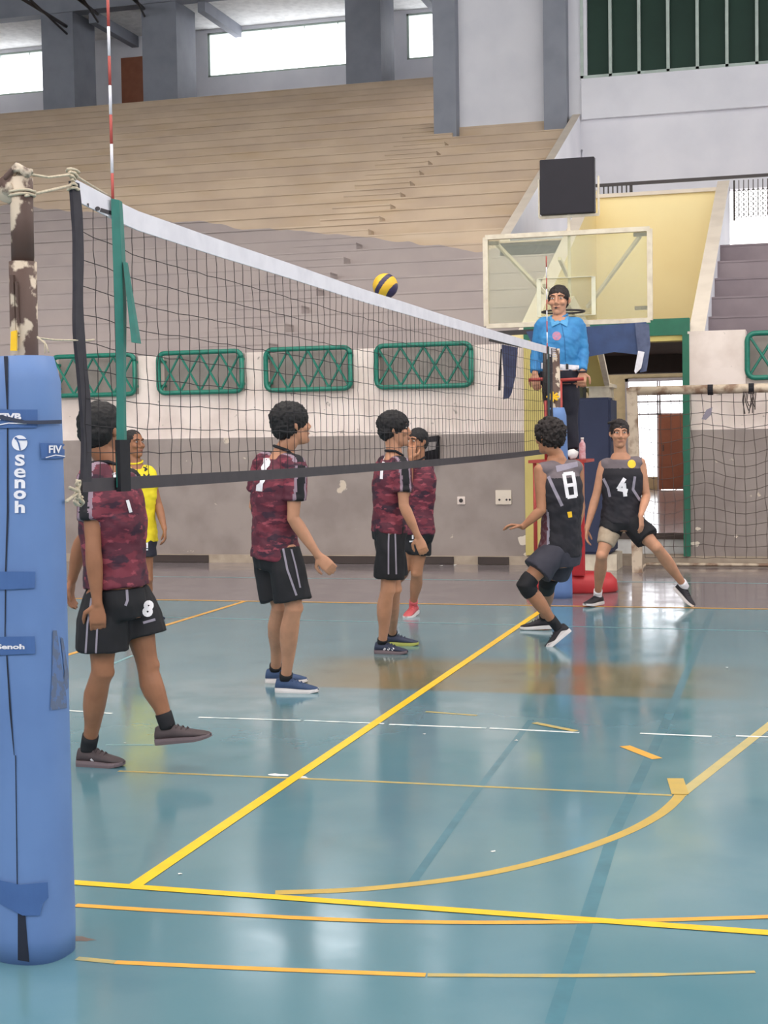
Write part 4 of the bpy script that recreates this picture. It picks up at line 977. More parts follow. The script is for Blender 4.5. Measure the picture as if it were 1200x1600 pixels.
def build_person(name_label, s, hc, face, J, skin, hair, shirt, shorts, opts, up=None, base=None):
    """J: dict of world joints. face: direction the face looks."""
    pel = J['pel']; root = thing('person', name_label, 'person', base if base is not None else (pel.x, pel.y, 0))
    face = face.normalized(); up = (up or V((0, 0, 1))); fz = (up - face * up.dot(face)).normalized(); fx = face.cross(fz).normalized()  # fx = person's right
    hws = opts.get('headw', 1.04)
    def H(x, y, z): return hc + fx * x * s * hws + face * y * s + fz * z * s
    sh = (J['shR'] + J['shL']) / 2; hip = (J['hipR'] + J['hipL']) / 2
    latS = (J['shR'] - J['shL']).normalized(); latH = (J['hipR'] - J['hipL']).normalized()
    if opts.get('lat'): latS = opts['lat'].normalized(); latH = opts.get('lath', opts['lat']).normalized()
    nb = J['nb']
    # ---- body
    bm = bmesh.new()
    loft(bm, [ell(H(0, (yf + yb) / 2, z), fx, face, hw * s, (yf - yb) / 2 * s, 20) for z, hw, yf, yb in HEADR])
    tube(bm, [H(0, .088, .03), H(0, .100, .0), H(0, .112, -.022), H(0, .100, -.034)], [.008 * s, .010 * s, .014 * s, .010 * s], 10, round_ends=True)
    for q in (-1, 1):
        tube(bm, [H(q * .010, .100, -.030), H(q * .013, .098, -.030)], .010 * s, 8, round_ends=True)
        tube(bm, [H(q * .074, -.004, .022), H(q * .081, -.010, .008), H(q * .080, -.006, -.012), H(q * .074, .0, -.026)], [.008 * s, .013 * s, .011 * s, .006 * s], 8, round_ends=True)
        tube(bm, [H(q * .012, .086, .040), H(q * .034, .084, .043), H(q * .052, .070, .036)], .0085 * s, 8, round_ends=True)
        sphere(bm, H(q * .040, .066, -.020), .026 * s, ax=(fx, face, fz))
    tube(bm, [H(-.022, .086, -.056), H(0, .095, -.054), H(.022, .086, -.056)], .0075 * s, 8, round_ends=True); tube(bm, [H(-.018, .086, -.066), H(0, .094, -.067), H(.018, .086, -.066)], .0075 * s, 8, round_ends=True)
    sphere(bm, H(0, .078, -.098), .022 * s, ax=(fx, face, fz))
    tube(bm, [lerp(nb, sh, 0.4), nb, H(0, -.022, -.085), H(0, -.02, -.03)], [.066 * s, .057 * s, .054 * s, .056 * s], 16, round_ends=True)
    # torso
    def torso(bm, extra, top=1.0, zlow=-0.06, shoulders=True, wid=1.0):
        upT = (sh - hip); L = upT.length; u = upT / L; fwd_off = opts.get('belly', 0.0)
        prof = [(-0.16, .150, .105, 0), (-.04, .168, .115, 0), (.10, .160, .108, .2), (.28, .143, .100, .6), (.45, .146, .104, .6), (.65, .163, .114, .3), (.82, .168, .110, 0), (.93, .150, .092, 0), (1.03, .095, .072, 0), (1.10, .066, .062, 0)]
        rings = []
        for t, rx, ry, bel in prof:
            if t < zlow or t > top: continue
            k = min(max(t, 0), 1); lat = (latH * (1 - k) + latS * k); c = hip + u * (t * L) if t <= 0.93 else lerp(hip + u * (0.93 * L), nb, (t - 0.93) / 0.17 * 0.9)
            if t > 0.93: uu = (nb - (hip + u * 0.93 * L)).normalized()
            f = lat.cross(u).normalized() * -1; lat2 = f.cross(u).normalized()
            fwd = opts['front']; sgn = 1 if f.dot(fwd) > 0 else -1; f = f * sgn
            c = c + f * (opts.get('belly', 0) * bel * s) + f * (opts.get('arch', 0.0) * math.sin(math.pi * k))
            rings.append(ell(c, lat2, f, (rx * wid * opts.get('wide', 1) + extra) * s, (ry * opts.get('deep', 1) + extra) * s, 26))
        loft(bm, rings)
    torso(bm, 0.0, 1.2, -0.2)
    for sd in 'RL':
        S, E, Wr = J['sh' + sd], J['el' + sd], J['wr' + sd]
        tube(bm, [lerp(S, sh, .45), S], [.060 * s, .054 * s], 14, round_ends=True)
        a, r = chain(S, E, UARM, s); b, r2 = chain(E, Wr, FARM, s); tube(bm, a + b[1:], r + r2[1:], 14, round_ends=True)
        d, pn, cu = J.get('hand' + sd, ((Wr - E), opts['front'] * -1, 0.35))
        hand(bm, Wr, d, pn, s * 1.02, cu, 1 if sd == 'R' else -1)
        Hh, K, A = J['hip' + sd], J['kn' + sd], J['an' + sd]
        a, r = chain(Hh, K, LEGP, s); fl = (K - Hh).normalized() - (A - K).normalized()
        b, r2 = chain(K, A, SHINP, s); calf = -(opts['front']) * .012 * s
        b = [p + calf * math.sin(math.pi * min(t * 1.6, 1)) for p, (t, _) in zip(b, SHINP)]
        tube(bm, a + b[1:], r + r2[1:], 16, round_ends=True); sphere(bm, K + opts['front'] * .014 * s, .046 * s)
    body = remesh(part('body', bm, skin, root), opts.get('vox', 0.0062), 2, 0.5)
    # ---- eyes, brows, mouth
    if opts.get('face', True):
        for q in (-1, 1):
            bm = bmesh.new(); sphere(bm, H(q * .032, .0835, .016), .0115 * s, 1.25, .6, .6, ax=(fx, face, fz)); e_ = part('eye', bm, EYE_W, root, True)
            bm = bmesh.new(); sphere(bm, H(q * .032, .0905, .016), .0058 * s, 1, .5, 1, 8, 6, ax=(fx, face, fz)); part('iris', bm, EYE_D, e_, True)
            bm = bmesh.new(); tube(bm, [H(q * .014, .096, .037), H(q * .034, .093, .042), H(q * .052, .080, .036)], [.003 * s, .004 * s, .002 * s], 6, round_ends=True); part('eyebrow', bm, hair, root, True)
        bm = bmesh.new(); tube(bm, [H(-.021, .093, -.060), H(0, .103, -.060), H(.021, .093, -.060)], [.002 * s, .0045 * s, .002 * s], 8, round_ends=True); part('mouth', bm, LIP, root, True)
    # ---- hair
    bm = bmesh.new(); hh = opts.get('hair', {}); v = hh.get('vol', 1.0)
    sphere(bm, H(0, -.016 + hh.get('fwd', 0), .046), .1 * s, .88 * v, 1.04 * v, .90 * v, 28, 20, ax=(fx, face, fz))
    sphere(bm, H(0, -.045, .0), .1 * s, .80 * v, .72 * v, .82, 24, 16, ax=(fx, face, fz))
    if hh.get('fringe'): sphere(bm, H(0, .052, .085), .05 * s, 1.15, .8, .55, 16, 10, ax=(fx, face, fz))
    if hh.get('tuft'): tube(bm, [H(0, .05, .10), H(-hh['tuft'], .03, .112), H(-hh['tuft'] * 2.2, .02, .10)], [.03 * s, .026 * s, .010 * s], 8, round_ends=True)
    for q in (-1, 1): tube(bm, [H(q * .070, .02, .04), H(q * .073, .016, .0)], [.012 * s, .006 * s], 8, round_ends=True)
    ho = part('hair', bm, hair, root); remesh(ho, 0.007, 2, 0.5)
    rr = hh.get('rough', .010)
    for vv in ho.data.vertices:
        w = vv.co + V((0, 0, 0)); n1 = noise.noise(w * 45) + 0.6 * noise.noise(w * 110); vv.co += vv.normal * n1 * rr * s
    # ---- shirt
    front = opts['front']
    bm = bmesh.new(); ex = opts.get('loose', 0.016)
    torso(bm, ex, 1.035, opts.get('hem', -0.10))
    sl = opts.get('sleeve', 0.62)
    if sl > 0:
        for sd in 'RL':
            S, E, Wr = J['sh' + sd], J['el' + sd], J['wr' + sd]
            tube(bm, [lerp(S, sh, .55), lerp(S, sh, .1)], [.072 * s, .070 * s], 16, round_ends=True)
            if sl > 1.2:
                tube(bm, [S, lerp(S, E, .5), E, lerp(E, Wr, .5), lerp(E, Wr, .93)], [.066 * s, .060 * s, .052 * s, .047 * s, .040 * s], 16)
            else:
                tube(bm, [S, lerp(S, E, sl * .5), lerp(S, E, sl)], [.070 * s, .071 * s, .073 * s], 16)
                tube(bm, [lerp(S, S + (S - E), .05), S], [.05 * s, .069 * s], 16, round_ends=True)
    else:
        for sd in 'RL':
            S = J['sh' + sd]; tube(bm, [lerp(S, sh, .75), lerp(S, sh, .12)], [.070 * s, .066 * s], 14, round_ends=True)
    so = part('shirt', bm, shirt if isinstance(shirt, list) else [shirt], root); remesh(so, 0.010, 3, 0.6)
    off = V(root.location)
    for vv in so.data.vertices:
        w = vv.co + off; rel = (w - hip).dot((sh - hip).normalized()) / (sh - hip).length
        k = 1.0 if rel < .75 else .4
        vv.co += vv.normal * ((noise.noise(V((w.x * 9, w.y * 9, w.z * 13))) * .009 + noise.noise(V((w.x * 22, w.y * 22, w.z * 34 + w.x * 15))) * .005) * k * s)
    if opts.get('stripe'):
        for p in so.data.polygons:
            c = p.center + off
            for sd in 'RL':
                S, E = J['sh' + sd], J['el' + sd]; ax_ = (E - S).normalized(); t = (c - S).dot(ax_); out = (S - sh).normalized()
                out = (out - ax_ * out.dot(ax_)).normalized(); sdv = ax_.cross(out)
                rel = c - S - ax_ * t; o_ = rel.dot(out); l_ = rel.dot(sdv)
                near_arm = (t > 0 and o_ > 0.0) or (t <= 0.02 and (c - sh).dot((S - sh).normalized()) > 0.055 * s and (c - S).dot(V((0, 0, 1))) > 0.02)
                if near_arm and abs(l_) < .042 * s:
                    p.material_index = 1 if abs(l_) < .026 * s else 2
    if opts.get('yoke'):
        for p in so.data.polygons:
            c = p.center + off; rel = (c - hip).dot((sh - hip).normalized()) / (sh - hip).length
            if rel > opts['yoke']: p.material_index = 1
    if opts.get('side_panel'):
        for p in so.data.polygons:
            c = p.center + off; rel = (c - hip).dot((sh - hip).normalized()) / (sh - hip).length
            l_ = (c - lerp(hip, sh, rel)).dot(latS); f_ = (c - lerp(hip, sh, rel)).dot(front)
            if -0.2 < rel < 0.55 and abs(l_) > .10 * s:
                if abs(f_) < .045 * s: p.material_index = 2
                elif abs(f_) < .06 * s: p.material_index = 3
    # collar
    if opts.get('collar', True) and not opts.get('vest'):
        bm = bmesh.new(); ud = (nb - sh).normalized(); fr = (front - ud * front.dot(ud)).normalized(); lt = ud.cross(fr)
        cc = lerp(sh, nb, .92); ring = [cc + lt * (.068 * s * math.cos(a * math.pi / 10)) + fr * (.066 * s * math.sin(a * math.pi / 10)) - ud * (.030 * s * max(0, math.sin(a * math.pi / 10))) + ud * 0.012 for a in range(21)]
        tube(bm, ring, .009 * s, 6); part('collar', bm, opts.get('collar_mat', BLACKS), root, True)
    if opts.get('shirt_collar'):
        for q in (-1, 1):
            bm = bmesh.new(); ps = [H(q * .020, .055, -.160), H(q * .055, .035, -.135), H(q * .066, .0, -.115), H(q * .072, .025, -.165), H(q * .045, .075, -.195)]
            loft(bm, [ps, [p_ + face * .012 for p_ in ps]]); part('collar', bm, shirt if not isinstance(shirt, list) else shirt[0], root, True)
    # ---- shorts
    bm = bmesh.new(); ln = opts.get('short_len', .80); torso(bm, .013 if not opts.get('trousers') else .006, 0.20, -0.2)
    rr0, rr1 = opts.get('short_r', (.108, .112))
    for sd in 'RL':
        Hh, K, A = J['hip' + sd], J['kn' + sd], J['an' + sd]
        if opts.get('trousers'):
            tube(bm, [lerp(Hh, hip, .2), lerp(Hh, K, .5), K, lerp(K, A, .5), A], [.100 * s, .088 * s, .070 * s, .066 * s, .060 * s], 18)
        else:
            st = lerp(Hh, hip, .22); l2 = ln if isinstance(ln, (int, float)) else ln[sd]
            tube(bm, [st + V((0, 0, .03)), lerp(Hh, K, .3), lerp(Hh, K, l2)], [.100 * s, rr0 * s, rr1 * s], 20)
    sho = part('trousers' if opts.get('trousers') else 'shorts', bm, shorts if isinstance(shorts, list) else [shorts], root); remesh(sho, 0.010, 3, 0.6)
    for vv in sho.data.vertices:
        w = vv.co + off; vv.co += vv.normal * (noise.noise(V((w.x * 11, w.y * 11, w.z * 6))) * .010 + noise.noise(V((w.x * 24, w.y * 24, w.z * 12))) * .004) * s
    return dict(root=root, body=body, shirt=so, shorts=sho, hair=ho, H=H, s=s)
def shoe(P, ankle, toe, upm, solem, s=1.0, size=0.285, sock=None, sock_h=0.05, up=None, shin=None, label=None, lace=None):
    root = P['root']; d = toe.normalized(); u = up or V((0, 0, 1)); u = (u - d * u.dot(d)).normalized(); l = d.cross(u)
    o = ankle - u * .092 * s
    def Q(t, x, z): return o + d * t * size * s + l * x * s + u * z * s
    prof = [(-.24, .020, .060), (-.21, .032, .086), (-.10, .037, .098), (.03, .038, .100), (.18, .040, .082), (.34, .045, .064), (.50, .047, .052), (.62, .043, .044), (.72, .030, .036), (.76, .014, .028)]
    bm = bmesh.new(); rings = []
    for t, hw, zt_ in prof:
        n = 14; r = []
        for k in range(n):
            a = 2 * math.pi * k / n; ca, sa = math.cos(a), math.sin(a); x = hw * math.copysign(abs(ca) ** .75, ca) * (1 if sa < 0 else 1 - .35 * sa * (1 if t < .2 else .5)); z = .018 + (zt_ - .018) * (sa + 1) / 2
            r.append(Q(t, x, z))
        rings.append(r)
    loft(bm, rings); so = part('shoe', bm, upm, root, True, label)
    bm = bmesh.new(); rings = []
    for t, hw, zt_ in prof:
        h = .030 if t < 0 else .030 - .010 * min(t, .7); w = hw + .004; toe_up = .010 * max(0, (t - .55) / .2)
        rings.append([Q(t, w, toe_up), Q(t, w + .002, toe_up + h * .5), Q(t, w, h + toe_up * .5), Q(t, -w, h + toe_up * .5), Q(t, -w - .002, toe_up + h * .5), Q(t, -w, toe_up)])
    loft(bm, rings); part('sole', bm, solem, so, False)
    bm = bmesh.new()
    for k in range(4):
        t = .10 + .085 * k; z = (.097, .083, .074, .066)[k]; tube(bm, [Q(t, -.024, z - .008), Q(t + .01, 0, z + .004), Q(t, .024, z - .008)], .0035 * s, 6, round_ends=True)
    part('laces', bm, lace or upm, so, True)
    if sock is not None:
        sd = (shin - ankle).normalized() if shin is not None else u
        bm = bmesh.new(); tube(bm, [ankle - u * .02 * s, ankle, ankle + sd * sock_h * .6 * s, ankle + sd * sock_h * s], [.040 * s, .040 * s, .041 * s, .041 * s], 16); part('sock', bm, sock, root, True)
    return so
def JJ(Y0, d):
    """joints given as photo position and distance from the person's own plane"""
    out = {}
    for k, v in d.items(): out[k] = atY(v[0], v[1], Y0 + (v[2] if len(v) > 2 else 0))
    out['pel'] = (out['hipR'] + out['hipL']) / 2
    return out
def kneepad(P, K, Hh, A, s, m=None):
    bm = bmesh.new(); a = lerp(K, Hh, .24); b = lerp(K, A, .20)
    tube(bm, [a, lerp(a, K, .5), K, lerp(K, b, .5), b], [.070 * s, .070 * s, .069 * s, .067 * s, .064 * s], 18); o = part('knee_pad', bm, m or BLACKS, P['root'], True); remesh(o, .009, 2)
RT = lambda f: V((f.y, -f.x, 0)).normalized()   # the right-hand side of someone facing f

grey_shoe = mat('charcoal_shoe', (74, 62, 64), 0.7, var=(62, 52, 54), scale=30); grey_sole = mat('mauve_sole', (112, 96, 100), 0.6)
navy_shoe = mat('navy_shoe', (52, 74, 110), 0.7, var=(42, 60, 92), scale=30); white_sole = mat('white_sole', (226, 218, 216), 0.6)
dnavy_shoe = mat('dark_navy_shoe', (48, 54, 76), 0.7, var=(40, 46, 64), scale=30); lime_sole = mat('lime_sole', (176, 178, 90), 0.6)
red_shoe = mat('coral_shoe', (204, 92, 96), 0.7, var=(180, 72, 80), scale=20); blk_shoe = mat('black_shoe', (34, 30, 36), 0.7, var=(44, 40, 46), scale=20)
STRIPE_MATS = [CAMO, BLACKS, mat('lilac_piping', (150, 128, 142), 0.7)]

# --- A: near player in maroon, number 8 on the shorts, walking right
fA = floor(152, 1203); YA = fA.y
front = V((0.90, 0.42, 0)).normalized(); r_ = RT(front)
J = JJ(YA, dict(shR=(143, 742, -.14), shL=(199, 752, .15), elR=(146, 862, -.20), wrR=(152, 943, -.20), elL=(126, 850, .22), wrL=(113, 905, .24), nb=(170, 722, 0), hipR=(160, 938, -.08), hipL=(206, 932, .09), knR=(160, 1050, -.08), knL=(231, 1040, .10), anR=(139, 1166, 0), anL=(261, 1132, .12)))
J['anR'] = floor(139, 1196) + V((0, 0, .092)); J['handR'] = (V((.03, -.05, -1)), V((-.3, .6, 0)), .45); J['handL'] = (V((-.25, .1, -1)), V((1, 0, 0)), .4)
A = build_person('player in maroon camo jersey nearest the blue pad, number 8 on black shorts', 1.0, atY(160, 674, YA - .01), V((.35, 1, .02)), J, SK2, HAIR, STRIPE_MATS, BLACKS, dict(front=front, stripe=True, lat=r_, loose=.030, hem=-.03, short_len=dict(R=.70, L=.58), wide=1.05, deep=1.2, short_r=(.125, .128), sleeve=.60, hair=dict(vol=1.12, rough=.006), headw=1.1), base=(fA.x, YA, 0))
so = shoe(A, J['anR'], V((.98, .05, 0)), grey_shoe, grey_sole, 1.0, .245, BLACKS, .075, None, J['knR'])
decal('shoe_logo', stroke([(142, 1186), (150, 1194), (166, 1196)], 3) + stroke([(150, 1193), (148, 1200)], 3), so, white_trim, so)
shoe(A, J['anL'], V((.97, .1, .12)), grey_shoe, grey_sole, 1.0, .28, BLACKS, .06, V((-.1, 0, 1)), J['knL'])
decal('number', text_polys('8', 231, 951, 26, .06, 0.15, .95), A['shorts'], white_trim, A['root'], label='white number 8')
decal('lettering', stroke([(224, 973), (242, 968)], 4), A['shorts'], grey_stripe, A['root'])
decal('short_stripe', stroke([(143, 935), (137, 975), (134, 1020)], 3), A['shorts'], grey_stripe, A['root']); decal('short_stripe', stroke([(158, 940), (152, 980), (150, 1020)], 3), A['shorts'], grey_stripe, A['root'])
decal('drawstring', stroke([(198, 922), (199, 938), (196, 946)], 4), A['shorts'], grey_stripe, A['root'])
decal('back_print', stroke([(178, 740), (184, 754)], 6), A['shirt'], white_trim, A['root']); decal('back_print', stroke([(199, 782), (204, 800)], 5), A['shirt'], white_trim, A['root'])

# --- B: maroon number 1 with his back to us
fB = floor(452, 1086); YBp = fB.y
front = V((.82, .57, 0)).normalized(); r_ = RT(front)
J = JJ(YBp, dict(shR=(463, 727, -.14), shL=(412, 722, .12), elR=(458, 810, -.16), wrR=(497, 868, -.10), elL=(398, 790, .20), wrL=(430, 850, .26), nb=(444, 703, 0), hipR=(446, 868, -.08), hipL=(416, 864, .09), knR=(459, 950, -.08), knL=(438, 948, .08), anR=(446, 1050), anL=(430, 1040, .3)))
J['anR'] = floor(447, 1081) + V((0, 0, .092)); J['anL'] = floor(431, 1066) + V((0, 0, .092)); J['handR'] = (V((.55, .1, -.6)), V((0, 1, -.3)), .5); J['handL'] = (V((.7, .1, -.5)), V((0, -1, 0)), .4)
B = build_person('player with white number 1 on the back of a maroon camo jersey', 1.03, atY(456, 665, YBp), V((.75, .62, .12)), J, SK1, HAIR, STRIPE_MATS, BLACKS, dict(front=front, stripe=True, lat=r_, loose=.024, hem=-.12, short_len=.86, sleeve=.66, arch=-.02, deep=1.08, hair=dict(vol=1.16, rough=.010), headw=1.1), base=(fB.x, YBp, 0))
shoe(B, J['anR'], V((.97, .05, 0)), navy_shoe, white_sole, 1.03, .27, BLACKS, .03, None, J['knR']); shoe(B, J['anL'], V((.97, .15, 0)), navy_shoe, white_sole, 1.03, .27, BLACKS, .03, None, J['knL'])
decal('number', [[(412, 716), (421, 716), (423, 722), (421, 728), (417, 732), (414, 752), (411, 756), (410, 768), (400, 767), (401, 758), (406, 754), (409, 735), (408, 730), (412, 724)]], B['shirt'], white_trim, B['root'], label='white number 1')
decal('short_stripe', stroke([(441, 850), (449, 890), (463, 930)], 3.2), B['shorts'], grey_stripe, B['root']); decal('short_stripe', stroke([(453, 850), (462, 885), (469, 918)], 2.6), B['shorts'], grey_stripe, B['root'])

# --- C: maroon player mid court facing right
fC = floor(600, 1024); YC = fC.y
front = V((.92, .38, 0)).normalized(); r_ = RT(front)
J = JJ(YC, dict(shR=(628, 728, -.15), shL=(602, 724, .14), elR=(631, 790, -.18), wrR=(653, 838, -.12), elL=(592, 775, .2), wrL=(598, 822, .22), nb=(616, 706, 0), hipR=(612, 828, -.08), hipL=(606, 826, .09), knR=(606, 922, -.06), knL=(616, 920, .08), anR=(600, 1000), anL=(612, 990, .3)))
J['anR'] = floor(598, 1021) + V((0, 0, .09)); J['anL'] = floor(613, 1008) + V((0, 0, .09)); J['handR'] = (V((.35, 0, -1)), V((-.2, 1, 0)), .5)
C_ = build_person('player in maroon camo jersey standing mid court facing right', 1.0, atY(617, 672, YC), V((1, .22, .03)), J, SK1, HAIR, STRIPE_MATS, BLACKS, dict(front=front, stripe=True, lat=r_, loose=.020, hem=-.08, short_len=.80, sleeve=.66, arch=-.015, hair=dict(vol=1.14, rough=.009, fringe=True)), base=(fC.x, YC, 0))
so = shoe(C_, J['anR'], V((.97, .0, 0)), dnavy_shoe, grey_sole, 1.0, .25, BLACKS, .02, None, J['knR'])
for k in range(3):
    decal('shoe_stripe', stroke([(597 + 6.5 * k, 1019), (602 + 6.5 * k, 1013)], 3), so, white_trim, so)
shoe(C_, J['anL'], V((.97, .1, 0)), dnavy_shoe, lime_sole, 1.0, .27, BLACKS, .02, None, J['knL'])
decal('number', stroke([(603, 714), (597, 730), (596, 748)], 4.5), C_['shirt'], white_trim, C_['root'], label='white number edge')
decal('short_stripe', stroke([(608, 820), (607, 850), (607, 897)], 2.4), C_['shorts'], grey_stripe, C_['root']); decal('short_stripe', stroke([(617, 820), (618, 850), (619, 897)], 2.4), C_['shorts'], grey_stripe, C_['root'])

# --- D: maroon player behind him facing left, hand on chin
fD = floor(647, 966); YD = fD.y
front = V((-.35, -.93, 0)).normalized(); r_ = RT(front)
J = JJ(YD, dict(shR=(640, 731, -.04), shL=(667, 731, .04), elR=(637, 772, -.1), wrR=(642, 716, -.18), elL=(668, 775, .06), wrL=(663, 822, 0), nb=(653, 716, 0), hipR=(644, 830, 0), hipL=(658, 830, 0), knR=(640, 885, -.05), knL=(651, 896, 0), anR=(624, 915, .3), anL=(647, 955)))
J['anL'] = floor(646, 962) + V((0, 0, .1)); J['handR'] = (V((.05, .2, 1)), V((0, 1, 0)), .9); J['anR'] = atY(612, 918, YD + .35); J['knR'] = atY(634, 886, YD)
D = build_person('player in maroon camo jersey behind, touching chin, in coral shoes', .96, atY(652, 691, YD - .02), V((-.55, -1, -.05)), J, SK4, HAIR, STRIPE_MATS, BLACKS, dict(front=front, stripe=True, lat=r_, loose=.022, hem=-.10, short_len=.55, hair=dict(vol=.98, rough=.005)), base=(fD.x, YD, 0))
shoe(D, J['anL'], V((-.1, -1, -.12)), red_shoe, white_sole, .96, .27, red_shoe, .05, V((0, 0, 1)), J['knL']); shoe(D, J['anR'], V((-.2, -.4, -1)), red_shoe, white_sole, .96, .26, red_shoe, .05, V((-.3, -1, 0)), J['knR'])
decal('number', stroke([(642, 831), (645, 829), (645, 842)], 2.6), D['shorts'], white_trim, D['root']); decal('underline', stroke([(640, 846), (651, 845)], 2.4), D['shorts'], white_trim, D['root'])

# --- E: yellow shirt
fE = floor(236, 971); YE = fE.y
front = V((.62, -.78, 0)).normalized(); r_ = RT(front)
J = JJ(YE, dict(shR=(196, 738, -.06), shL=(232, 738, .05), elR=(190, 790, -.1), wrR=(195, 840, -.16), elL=(247, 788, .08), wrL=(257, 826, 0), nb=(211, 722, 0), hipR=(206, 842, 0), hipL=(224, 842, 0), knR=(203, 905, -.1), knL=(230, 905, .0), anR=(200, 955), anL=(232, 960)))
J['anR'] = floor(204, 975) + V((0, 0, .09)); J['anL'] = floor(228, 968) + V((0, 0, .09)); J['handL'] = (V((.1, -.1, -1)), V((-.8, -.3, 0)), .45)
E_ = build_person('person in yellow shirt and dark shorts numbered 11 behind the net', .98, atY(209, 694, YE), V((1, -.45, .05)), J, SK2, HAIR, YEL, NAVYS, dict(front=front, lat=r_, loose=.022, hem=-.04, short_len=.45, sleeve=.5, deep=1.1, collar_mat=YEL, hair=dict(vol=.97, rough=.004, fwd=-.005)), base=(fE.x, YE, 0))
shoe(E_, J['anL'], V((.97, -.3, 0)), dnavy_shoe, dnavy_shoe, .98, .28, BLACKS, .05, None, J['knL']); shoe(E_, J['anR'], V((.7, -.7, 0)), dnavy_shoe, dnavy_shoe, .98, .28, BLACKS, .05, None, J['knR'])
decal('lettering', text_polys('TEAM', 215, 745, 9, .015, 0.0, 1.2), E_['shirt'], NAVYS, E_['root']); decal('emblem', stroke([(224, 730), (230, 733), (226, 736)], 2) + stroke([(229, 728), (226, 735)], 1.6), E_['shirt'], NAVYS, E_['root'])
decal('number', text_polys('11', 226, 850, 13, .05, 0, .9), E_['shorts'], white_trim, E_['root']); decal('underline', stroke([(221, 859), (231, 859)], 1.6), E_['shorts'], white_trim, E_['root'])

# --- F: black vest number 8, crouching towards the net
fF = floor(868, 1012); YF = fF.y + .1
front = V((-.80, .60, 0)).normalized(); r_ = RT(front)
VM = [VEST, VESTG, mat('dark_red_panel', (84, 40, 50), 0.75, var=(110, 90, 96), scale=30, lo=.5, hi=.55), grey_stripe]
J = JJ(YF, dict(shR=(901, 731, .10), shL=(845, 735, -.16), elR=(907, 792, .16), wrR=(898, 838, .10), elL=(846, 797, -.2), wrL=(817, 823, -.22), nb=(869, 710, 0), hipR=(884, 866, .10), hipL=(866, 862, -.09), knR=(855, 910, .22), knL=(820, 914, -.22), anR=(848, 968), anL=(868, 984)))
J['anR'] = floor(850, 984) + V((0, 0, .10)); J['anL'] = atY(871, 980, YF); J['handL'] = (V((-.7, -.1, .1)), V((.1, -.2, -1)), .4); J['handR'] = (V((-.2, .1, -1)), V((-1, 0, 0)), .5)
F_ = build_person('player crouching in black sleeveless vest with white number 8 and knee pads', .98, atY(858, 684, YF - .02), V((-.85, .55, -.02)), J, SK4, HAIRB, VM, GREYS, dict(front=front, lat=r_, loose=.020, hem=-.10, vest=True, sleeve=0, yoke=.91, side_panel=True, short_len=dict(R=.62, L=.60), short_r=(.118, .128), hair=dict(vol=1.24, rough=.020), arch=-.02, wide=1.1, headw=1.08), base=(fF.x, YF, 0))
kneepad(F_, J['knL'], J['hipL'], J['anL'], .98); kneepad(F_, J['knR'], J['hipR'], J['anR'], .98)
so = shoe(F_, J['anL'], V((-.75, -.15, -.62)), blk_shoe, white_sole, .98, .27, BLACKS, .10, V((-.5, 0, .8)), J['knL'])
decal('shoe_swoosh', stroke([(852, 1010), (868, 1002), (878, 988), (892, 985)], 4), so, white_sole, so)
shoe(F_, J['anR'], V((-.97, -.1, -.05)), blk_shoe, white_sole, .98, .27, BLACKS, .06, None, J['knR'])
decal('number', stroke([(881, 741), (895, 739), (898, 757), (884, 759), (881, 741)], 5.5) + stroke([(884, 759), (898, 757), (900, 775), (887, 777), (884, 759)], 5.5), F_['shirt'], white_trim, F_['root'], label='white number 8')
decal('chest_band', [[(868, 728), (902, 721), (903, 729), (870, 738)]], F_['shirt'], grey_stripe, F_['root']); decal('small_emblem', [[(886, 800), (893, 799), (894, 808), (888, 809)]], F_['shirt'], yl, F_['root'])
decal('side_swoosh', stroke([(857, 745), (866, 765), (878, 790)], 5), F_['shirt'], grey_stripe, F_['root'])

# --- G: black vest number 4, lunging
fG = (floor(930, 953) + floor(1082, 950)) / 2; YG = fG.y - .05
front = V((-.1, -1, 0)).normalized(); r_ = RT(front)
J = JJ(YG, dict(shR=(944, 727, 0), shL=(1000, 724, .02), elR=(931, 776, -.04), wrR=(917, 826, -.1), elL=(1010, 775, .02), wrL=(1001, 806, -.2), nb=(969, 706, 0), hipR=(958, 816, 0), hipL=(985, 814, 0), knR=(940, 868, -.14), knL=(1026, 856, -.1), anR=(935, 925), anL=(1068, 915)))
J['anR'] = floor(934, 946) + V((0, 0, .10)); J['anL'] = atY(1070, 916, YG + .30); J['handR'] = (V((-.05, -.1, -1)), V((.9, 0, 0)), .35); J['handL'] = (V((.12, -.15, -1)), V((-.8, .3, 0)), .3)
GM = [VEST, VESTG, VESTG, grey_stripe]
G_ = build_person('player lunging in black sleeveless vest with number 4 beside the goal post', 1.0, atY(968, 678, YG - .02), V((.25, -1, -.05)), J, SK1, HAIRB, GM, BLACKS, dict(front=front, lat=V((r_.x, 0, -.02)), loose=.018, hem=-.10, vest=True, sleeve=0, yoke=.93, short_len=dict(R=.16, L=.66), short_r=(.112, .118), hair=dict(vol=1.0, rough=.006, tuft=-.045), wide=1.1), base=(fG.x, YG, 0))
bm = bmesh.new(); tube(bm, [lerp(J['hipR'], J['knR'], .12), lerp(J['hipR'], J['knR'], .4), lerp(J['hipR'], J['knR'], .68)], [.106, .098, .080], 18); o = part('leg_sleeve', bm, SKINPAD, G_['root'], True); remesh(o, .010, 3)
shoe(G_, J['anR'], V((-.45, -.9, 0)), blk_shoe, white_sole, 1.0, .27, white_trim, .07, None, J['knR']); shoe(G_, J['anL'], V((.62, -.45, -.55)), blk_shoe, white_sole, 1.0, .27, white_trim, .07, V((.4, 0, .8)), J['knL'])
decal('number', stroke([(976, 748), (966, 764), (980, 767)], 6) + stroke([(975, 756), (977, 775)], 6), G_['shirt'], white_trim, G_['root'], label='white number 4')
